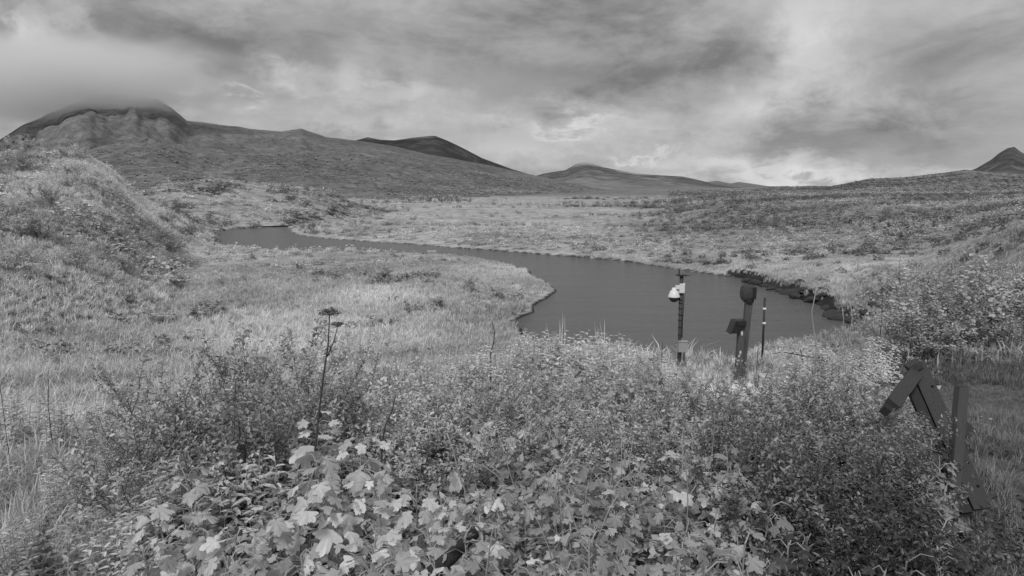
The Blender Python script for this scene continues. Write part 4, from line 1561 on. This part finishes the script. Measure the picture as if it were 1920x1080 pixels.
# arched dead branch
mb = MB()
P0 = [at(px, py, 11.2) for px, py in [(1550, 678), (1515, 668), (1490, 664), (1468, 660), (1447, 664)]]
mb.tube(rel(P0, P0[0]), [.014, .013, .012, .009, .005], 6)
P1 = [at(px, py, 11.2) for px, py in [(1506, 682), (1503, 665), (1501, 655)]]
mb.tube(rel(P1, P0[0]), [.013, .010, .006], 5)
P1 = [at(px, py, 11.2) for px, py in [(1545, 676), (1530, 672), (1505, 667)]]
mb.tube(rel(P1, P0[0]), [.010, .009, .006], 5)
o = mb.obj('dead_branch', M['stalk_dark'], None, True)
o.location = P0[0]
tag(o, 'dark arched dead branch lying low right of the wooden posts', 'branch')

# dark tube added for the shade in the foreground gap
mb = MB()
P0 = [at(745, 1130, 3.7), at(800, 1085, 3.9), at(850, 1040, 4.1), at(890, 1000, 4.3)]
mb.tube(rel(P0, P0[0]), [.06, .058, .05, .042], 9)
o = mb.obj('gap_shade', M['wood_dark'], None, True)
o.location = P0[0]
tag(o, 'dark tube added as the shade of the gap at the bottom centre', 'log')


# ------------------------------------------------------------------ instruments by the river
def ptz_pole():
    d = 13.3
    top, bot = at(1278, 517, d), at(1274, 662, d)
    g = gz1(bot.x, bot.y)
    o = empty('camera_pole', (bot.x, bot.y, g), 0, 'dark slim pole with white dome camera and pale box standing by the water', 'camera pole')
    O = o.location
    mb = MB()
    mb.tube(rel([Vector((bot.x - .005, bot.y, g - .1)), bot, top], O), [.042, .042, .040], 12)
    mb.obj('pole', M['pole'], o, True)
    for py in (552, 562, 568, 578, 590, 600, 613, 628, 640):
        c = at(1277.5 - (py - 517) * .024, py, d) - O
        mb = MB()
        mb.lathe([(.047, -.012), (.049, 0), (.047, .012)], 12, c)
        mb.obj('clamp_band', M['black'], o, True)
    # top plate with stub and short crossbar
    c = top - O
    mb = MB()
    mb.box(c + Vector((.0, 0, .012)), (.20, .16, .022))
    mb.obj('top_plate', M['black'], o, bevel=.004)
    mb = MB()
    mb.tube([c + Vector((-.13, 0, .02)), c + Vector((.19, .02, .0))], [.008, .006], 6)
    mb.tube([c + Vector((-.055, 0, .02)), c + Vector((-.055, 0, .13))], [.014, .012], 8)
    mb.obj('aerial_bar', M['black'], o)
    # arm, housing, dome
    e = at(1264, 553, d - .02) - O
    e2 = at(1277, 540, d - .02) - O
    mb = MB()
    mb.beam(e2 + Vector((.0, -.02, .02)), Vector((e.x + .02, e.y - .02, e2.z + .02)), .07, .075)
    mb.box((e2.x + .01, e2.y - .045, e2.z), (.11, .03, .2))
    mb.obj('bracket_arm', M['white'], o, bevel=.006)
    mb = MB()
    z = e.z
    mb.lathe([(.035, .155), (.05, .15), (.052, .10), (.085, .085), (.105, .02), (.125, -.025), (.128, -.045), (.115, -.048)], 24, (e.x, e.y, z))
    mb.obj('housing', M['white'], o, True)
    mb = MB()
    prof = [(.105, -.05)] + [(.105 * math.cos(a), -.06 - .10 * math.sin(a)) for a in np.linspace(0, 1.45, 8)]
    mb.lathe(prof, 24, (e.x, e.y, z))
    mb.obj('dome', M['dome'], o, True)
    mb = MB()
    mb.box((e2.x + .06, e2.y, e2.z + .02), (.03, .07, .17))
    mb.obj('conduit_cover', M['white'], o, bevel=.006)
    mb = MB()
    mb.tube([e2 + Vector((.05, -.05, -.08)), e2 + Vector((.055, -.06, -.3)), e2 + Vector((.045, -.055, -.7)), e2 + Vector((.05, -.06, -1.05))], [.009] * 4, 6)
    mb.obj('cable', M['black'], o)
    # pale box at the foot
    c = at(1280, 650, d - .06) - O
    b = MB()
    b.box(c, (.19, .11, .225))
    bx = b.obj('junction_box', M['box'], o, bevel=.01)
    b = MB()
    b.box(c + Vector((0, 0, .118)), (.215, .13, .012))
    b.box(c + Vector((-.02, 0, .134)), (.05, .05, .02))
    b.obj('box_lid', M['box'], bx, bevel=.003)
    b = MB()
    b.tube([c + Vector((.03, -.02, -.11)), c + Vector((.03, -.02, -.3))], [.016, .016], 8)
    b.obj('conduit', M['pole'], o)


ptz_pole()


def head_post():
    d = 12.2
    top, bot = at(1404, 566, d), at(1390, 706, d)
    g = gz1(bot.x, bot.y)
    o = empty('wooden_post', (bot.x, bot.y, g), 0, 'tall square wooden post topped by a dark rounded housing', 'post')
    O = o.location
    mb = MB()
    mb.beam(Vector((bot.x - .02, bot.y, g - .1)) - O, top - O, .125, .11, (0, 1, 0), 8, .03)
    mb.obj('shaft', M['post'], o, bevel=.006)
    # rounded weathered housing with a dark front plate, band and stub
    c = at(1402, 549, d) - O
    mb = MB()
    mb.lathe([(.03, .165), (.085, .16), (.125, .125), (.142, .06), (.146, 0), (.140, -.07), (.118, -.13), (.07, -.165), (.05, -.17)], 14, c)
    mb.obj('housing', M['wood'], o)
    mb = MB()
    mb.box(c + Vector((.082, -.085, .01)), (.085, .10, .24))
    mb.obj('face_plate', M['black'], o, bevel=.015)
    mb = MB()
    mb.tube([c + Vector((.02, 0, .16)), c + Vector((.025, 0, .215))], [.022, .016], 8)
    mb.obj('cap_stub', M['black'], o)
    mb = MB()
    mb.lathe([(.1, -.02), (.105, 0), (.1, .02)], 14, c + Vector((.02, -.01, -.155)))
    mb.obj('collar', M['wood_dark'], o)


head_post()


def light_post():
    d = 11.9
    top, bot = at(1390, 612, d), at(1384, 706, d)
    g = gz1(bot.x, bot.y)
    o = empty('lamp_post', (bot.x, bot.y, g), 0, 'short stub post with pale worn patches carrying a black floodlight', 'post')
    O = o.location
    mb = MB()
    mb.beam(Vector((bot.x - .01, bot.y, g - .1)) - O, top - O, .115, .11, (0, 1, 0), 7, .03)
    mb.obj('shaft', M['post'], o, bevel=.006)
    for px, py, w, h in ((1391, 625, .045, .10), (1388, 661, .04, .085)):
        c = at(px, py, d - .062) - O
        mb = MB()
        n = 9
        vs = [(c.x + math.cos(6.283 * i / n) * w / 2 * random.uniform(.7, 1.1), c.y - .006, c.z + math.sin(6.283 * i / n) * h / 2 * random.uniform(.8, 1.1)) for i in range(n)]
        vs += [(x, y + .012, z) for x, y, z in vs]
        mb.add(vs, [tuple(range(n - 1, -1, -1))] + [(i, (i + 1) % n, (i + 1) % n + n, i + n) for i in range(n)])
        mb.obj('worn_patch', M['worn'], o)
    # floodlight: slanted front hood on the left, ribbed back
    c = at(1383, 612, d) - O
    mb = MB()
    y0, y1 = c.y - .12, c.y + .10
    prof = [(-.165, -.115), (-.085, .115), (-.055, .135), (.12, .135), (.12, .02), (.035, .0), (.0, -.115)]
    n = len(prof)
    vs = [(c.x + x, y0, c.z + z) for x, z in prof] + [(c.x + x, y1, c.z + z) for x, z in prof]
    mb.add(vs, [tuple(range(n)), tuple(range(2 * n - 1, n - 1, -1))] + [(i, i + n, (i + 1) % n + n, (i + 1) % n) for i in range(n)])
    mb.obj('floodlight_body', M['black'], o, bevel=.006)
    for z in (.115, .085, .055):
        mb = MB()
        mb.box((c.x + .035, y0 - .012, c.z + z), (.17, .02, .014))
        mb.obj('cooling_fin', M['pole'], o)
    mb = MB()
    mb.beam(Vector((c.x - .172, c.y - .01, c.z - .125)), Vector((c.x - .088, c.y - .01, c.z + .125)), .235, .02, (1, 0, 0))
    mb.obj('front_rim', M['pole'], o, bevel=.004)
    mb = MB()
    mb.box((c.x + .06, c.y, c.z - .02), (.05, .06, .07))
    mb.obj('mounting_bracket', M['black'], o)


light_post()


def gauge():
    d = 14.0
    top, bot = at(1434, 558, d), at(1432, 640, d)
    g = gz1(bot.x, bot.y)
    o = empty('marker_rod', (bot.x, bot.y, g), 0, 'thin black rod with two white bands at the river edge', 'rod')
    O = o.location
    mb = MB()
    mb.tube(rel([Vector((bot.x, bot.y, g - .1)), top], O), [.024, .024], 8)
    mb.obj('rod', M['black'], o, True)
    for py in (579, 606):
        c = at(1434 - (py - 558) * .024, py, d) - O
        mb = MB()
        mb.lathe([(.034, -.025), (.042, 0), (.034, .025)], 10, c)
        mb.obj('white_band', M['tape'], o, True)


gauge()


def timber_frame():
    rnd = random.Random(8)
    ap = at(1722, 690, 6.9)
    ft = at(1842, 955, 5.9)
    g = gz1(ft.x, ft.y)
    o = empty('timber_frame', (ft.x, ft.y, g), 0, 'collapsed dark timber frame shaped like an inverted V at the right', 'timber frame')
    O = o.location
    A, F_ = ap - O, ft - O
    ext = (A - F_).normalized()
    mb = MB()
    mb.beam(F_, A + ext * .06, .165, .08, (-.3, -1, .25), 9, .03, rnd)
    mb.obj('long_beam', M['wood'], o, bevel=.006)
    mb = MB()
    off = Vector((-.13, .03, -.06))
    mb.beam(F_ + off, A + off - ext * .12, .10, .09, (-.3, -1, .25), 9, .05, rnd)
    mb.obj('lower_beam', M['wood_dark'], o, bevel=.006)
    lf = at(1678, 752, 6.35) - O
    mb = MB()
    mb.beam(A + Vector((.0, .0, -.02)), A.lerp(lf, 1.08), .14, .055, (.2, -.75, .9), 6, .04, rnd)
    mb.obj('short_beam', M['wood'], o, bevel=.006)
    mb = MB()
    lf2 = at(1662, 768, 6.3) - O
    mb.beam(A + Vector((-.06, .06, -.13)), A.lerp(lf2, 1.04), .08, .10, (.2, -.75, .9), 6, .06, rnd)
    mb.obj('short_beam_underside', M['wood_dark'], o, bevel=.006)  # dark colour imitates the shaded underside of the short beam
    c = at(1712, 684, 6.9) - O
    mb = MB()
    mb.beam(c + Vector((-.06, 0, -.05)), c + Vector((.06, -.02, .03)), .12, .09, (0, 0, 1), 3, .05, rnd)
    mb.obj('ridge_block', M['wood'], o, bevel=.006)
    c = at(1812, 806, 6.25) - O
    mb = MB()
    mb.beam(c + Vector((-.06, .04, .07)), c + Vector((.05, .0, -.05)), .11, .09, (0, -1, 0), 3, .06, rnd)
    mb.obj('side_block', M['wood'], o, bevel=.006)
    for t in (.15, .3, .45, .85):
        mb = MB()
        q = F_.lerp(A, t) + Vector((.02, -.06, .03))
        mb.lathe([(.014, 0), (.014, .008), (.006, .011)], 8, q)
        mb.obj('bolt', M['black'], o)


timber_frame()


def plain_post():
    d = 5.8
    top, bot = at(1803, 724, d), at(1793, 850, d)
    g = gz1(bot.x, bot.y)
    dirv = (bot - top).normalized()
    t = (g - .1 - top.z) / dirv.z
    o = empty('leaning_post', (bot.x, bot.y, g), 0, 'plain grey wooden post standing in front of the leaning beam at the right', 'post')
    O = o.location
    mb = MB()
    mb.beam(top + dirv * t - O, top - O, .093, .085, (0, 1, 0), 9, .03, random.Random(3))
    mb.obj('shaft', M['post'], o, bevel=.006)
    mb = MB()
    mb.beam(top - O - dirv * -.004, top - O - dirv * .006, .088, .08, (0, 1, 0), 1)
    mb.obj('end_grain', M['wood'], o)


plain_post()


# ------------------------------------------------------------------ stones and turf blocks along the banks
def stone_mesh(seed, m, name='stone', flat=.6):
    import bmesh
    rnd = random.Random(seed)
    bm = bmesh.new()
    bmesh.ops.create_icosphere(bm, subdivisions=2, radius=1)
    for v in bm.verts:
        k = 1 + .35 * (vnoise(np.array([v.co.x * 1.3 + seed]), np.array([v.co.y * 1.3 + v.co.z * 2.1]), seed)[0] - .5) + rnd.uniform(-.06, .06)
        v.co *= k
        v.co.z *= flat
    me = bpy.data.meshes.new(name)
    bm.to_mesh(me)
    bm.free()
    me.materials.append(m)
    return me


STONES = [stone_mesh(i, M['stone']) for i in range(5)]
rs = random.Random(6)
for i in range(46):
    t = i / 45
    px = 860 + 520 * t + rs.uniform(-6, 6)
    py = np.interp(px, [800, 870, 960, 1060, 1150, 1250, 1330, 1390], [460, 465, 472, 480, 487, 501, 513, 521]) + rs.uniform(-.6, .8)
    q = on_plane(px, float(py))
    o = link('stone', STONES[rs.randrange(5)])
    s = rs.uniform(.10, .30) * (1.3 if 1040 < px < 1160 else 1)
    o.location = (q[0], q[1], s * .1)
    o.scale = (s * rs.uniform(1, 1.8), s, s)
    o.rotation_euler = (0, 0, rs.uniform(0, 6.28))
    tag(o, 'dark stone along the far water edge', 'stone', 'stones along the far bank')
for i in range(22):
    px = 396 + i * 6.6 + rs.uniform(-3, 3)
    py = np.interp(px, [395, 430, 540], [436.5, 429.5, 423.5]) + rs.uniform(-.3, .5)
    q = on_plane(px, float(py))
    o = link('stone', STONES[rs.randrange(5)])
    s = rs.uniform(.25, .55)
    o.location = (q[0], q[1], s * .2)
    o.scale = (s * rs.uniform(1.2, 2.2), s, s)
    o.rotation_euler = (0, 0, rs.uniform(0, 6.28))
    tag(o, 'dark stone at the distant left river bend', 'stone', 'stones at the distant left bend')
CLOD = [stone_mesh(40 + i, M['turf'], 'turf_block', .7) for i in range(4)]
for px, py in [(1400, 523), (1415, 527), (1432, 532), (1447, 537), (1462, 541), (1478, 546), (1492, 552), (1507, 548), (1520, 560), (1535, 556), (1548, 572), (1560, 585), (1580, 592), (1600, 598), (1618, 596), (1640, 588), (1655, 578), (1668, 570), (1545, 562), (1500, 540)]:
    q = on_plane(px, py, .25)
    o = link('turf_block', CLOD[rs.randrange(4)])
    s = rs.uniform(.28, .6)
    o.location = (q[0], q[1], max(gz1(*q), 0) + s * .1)
    o.scale = (s * rs.uniform(1.1, 1.8), s, s * .9)
    o.rotation_euler = (rs.uniform(-.3, .3), rs.uniform(-.3, .3), rs.uniform(0, 6.28))
    tag(o, 'dark slumped turf clod on the right bank', 'turf', 'slumped turf on the right bank')


# ------------------------------------------------------------------ low cloud resting on the summits
def cloud_mat(name, dens, seed):
    m, t, k, out = mat(name)
    v = k.n('ShaderNodeVolumePrincipled')
    v.inputs['Color'].default_value = (1, 1, 1, 1)
    v.inputs['Anisotropy'].default_value = 0.0
    tc = k.n('ShaderNodeTexCoord').outputs['Object']
    ln = k.n('ShaderNodeVectorMath', operation='LENGTH')
    t.links.new(tc, ln.inputs[0])
    mp = k.n('ShaderNodeMapping')
    mp.inputs['Location'].default_value = (seed, seed * 2, 0)
    mp.inputs['Scale'].default_value = (1.3, 1, .8)
    t.links.new(tc, mp.inputs[0])
    n = k.noise(mp.outputs[0], 1.6, 4, .6, .4)
    e = k.math('SUBTRACT', 1.0, k.math('ADD', ln.outputs['Value'], k.math('MULTIPLY', k.math('SUBTRACT', n, .5), 1.1)))
    k.put(v.inputs['Density'], k.math('MULTIPLY', k.ramp(e, 0, .7), dens))
    t.links.new(v.outputs[0], out.inputs['Volume'])
    return m


def low_cloud(px, py, d, rx, ry, rz, dens, label, seed):
    import bmesh
    bm = bmesh.new()
    bmesh.ops.create_icosphere(bm, subdivisions=3, radius=1)
    me = bpy.data.meshes.new('low_cloud')
    bm.to_mesh(me)
    bm.free()
    me.materials.append(cloud_mat('cloud_vapour', dens, seed))
    o = link('low_cloud', me)
    o.location = at(px, py, d)
    o.scale = (rx, ry, rz)
    tag(o, label, 'cloud', 'low clouds resting on the summits')


low_cloud(90, 140, 1010, 350, 150, 74, .022, 'broad low cloud hiding the top of the domed mountain at the left', 1.3)
low_cloud(735, 250, 2150, 190, 90, 24, .010, 'flat low cloud lying on the dark distant peak left of centre', 4.1)
low_cloud(1105, 303, 1750, 90, 80, 20, .012, 'small low cloud on the knob right of the central valley', 7.7)
low_cloud(1215, 322, 1750, 130, 80, 14, .010, 'thin low cloud trailing right from the central knob', 9.2)


# ------------------------------------------------------------------ labels of look-alikes: where each stands in its row
UNITS = 'zeroth first second third fourth fifth sixth seventh eighth ninth tenth eleventh twelfth thirteenth fourteenth fifteenth sixteenth seventeenth eighteenth nineteenth'.split()
TENS = {20: ('twentieth', 'twenty'), 30: ('thirtieth', 'thirty'), 40: ('fortieth', 'forty'), 50: ('fiftieth', 'fifty')}


def nth(i):
    if i < 20:
        return UNITS[i]
    t = i // 10 * 10
    return TENS[t][0] if i == t else TENS[t][1] + '-' + UNITS[i - t]


same = {}
for o in S.objects:
    if o.parent is None and 'label' in o and 'group' in o:
        same.setdefault(o['label'], []).append(o)
for lb, os_ in same.items():
    if len(os_) > 1:
        os_.sort(key=lambda o: o.location.x / max(o.location.y, .1))
        for i, o in enumerate(os_):
            o['label'] = lb + ', ' + (nth(i + 1) if i < len(os_) - 1 else 'last') + ' from the left'
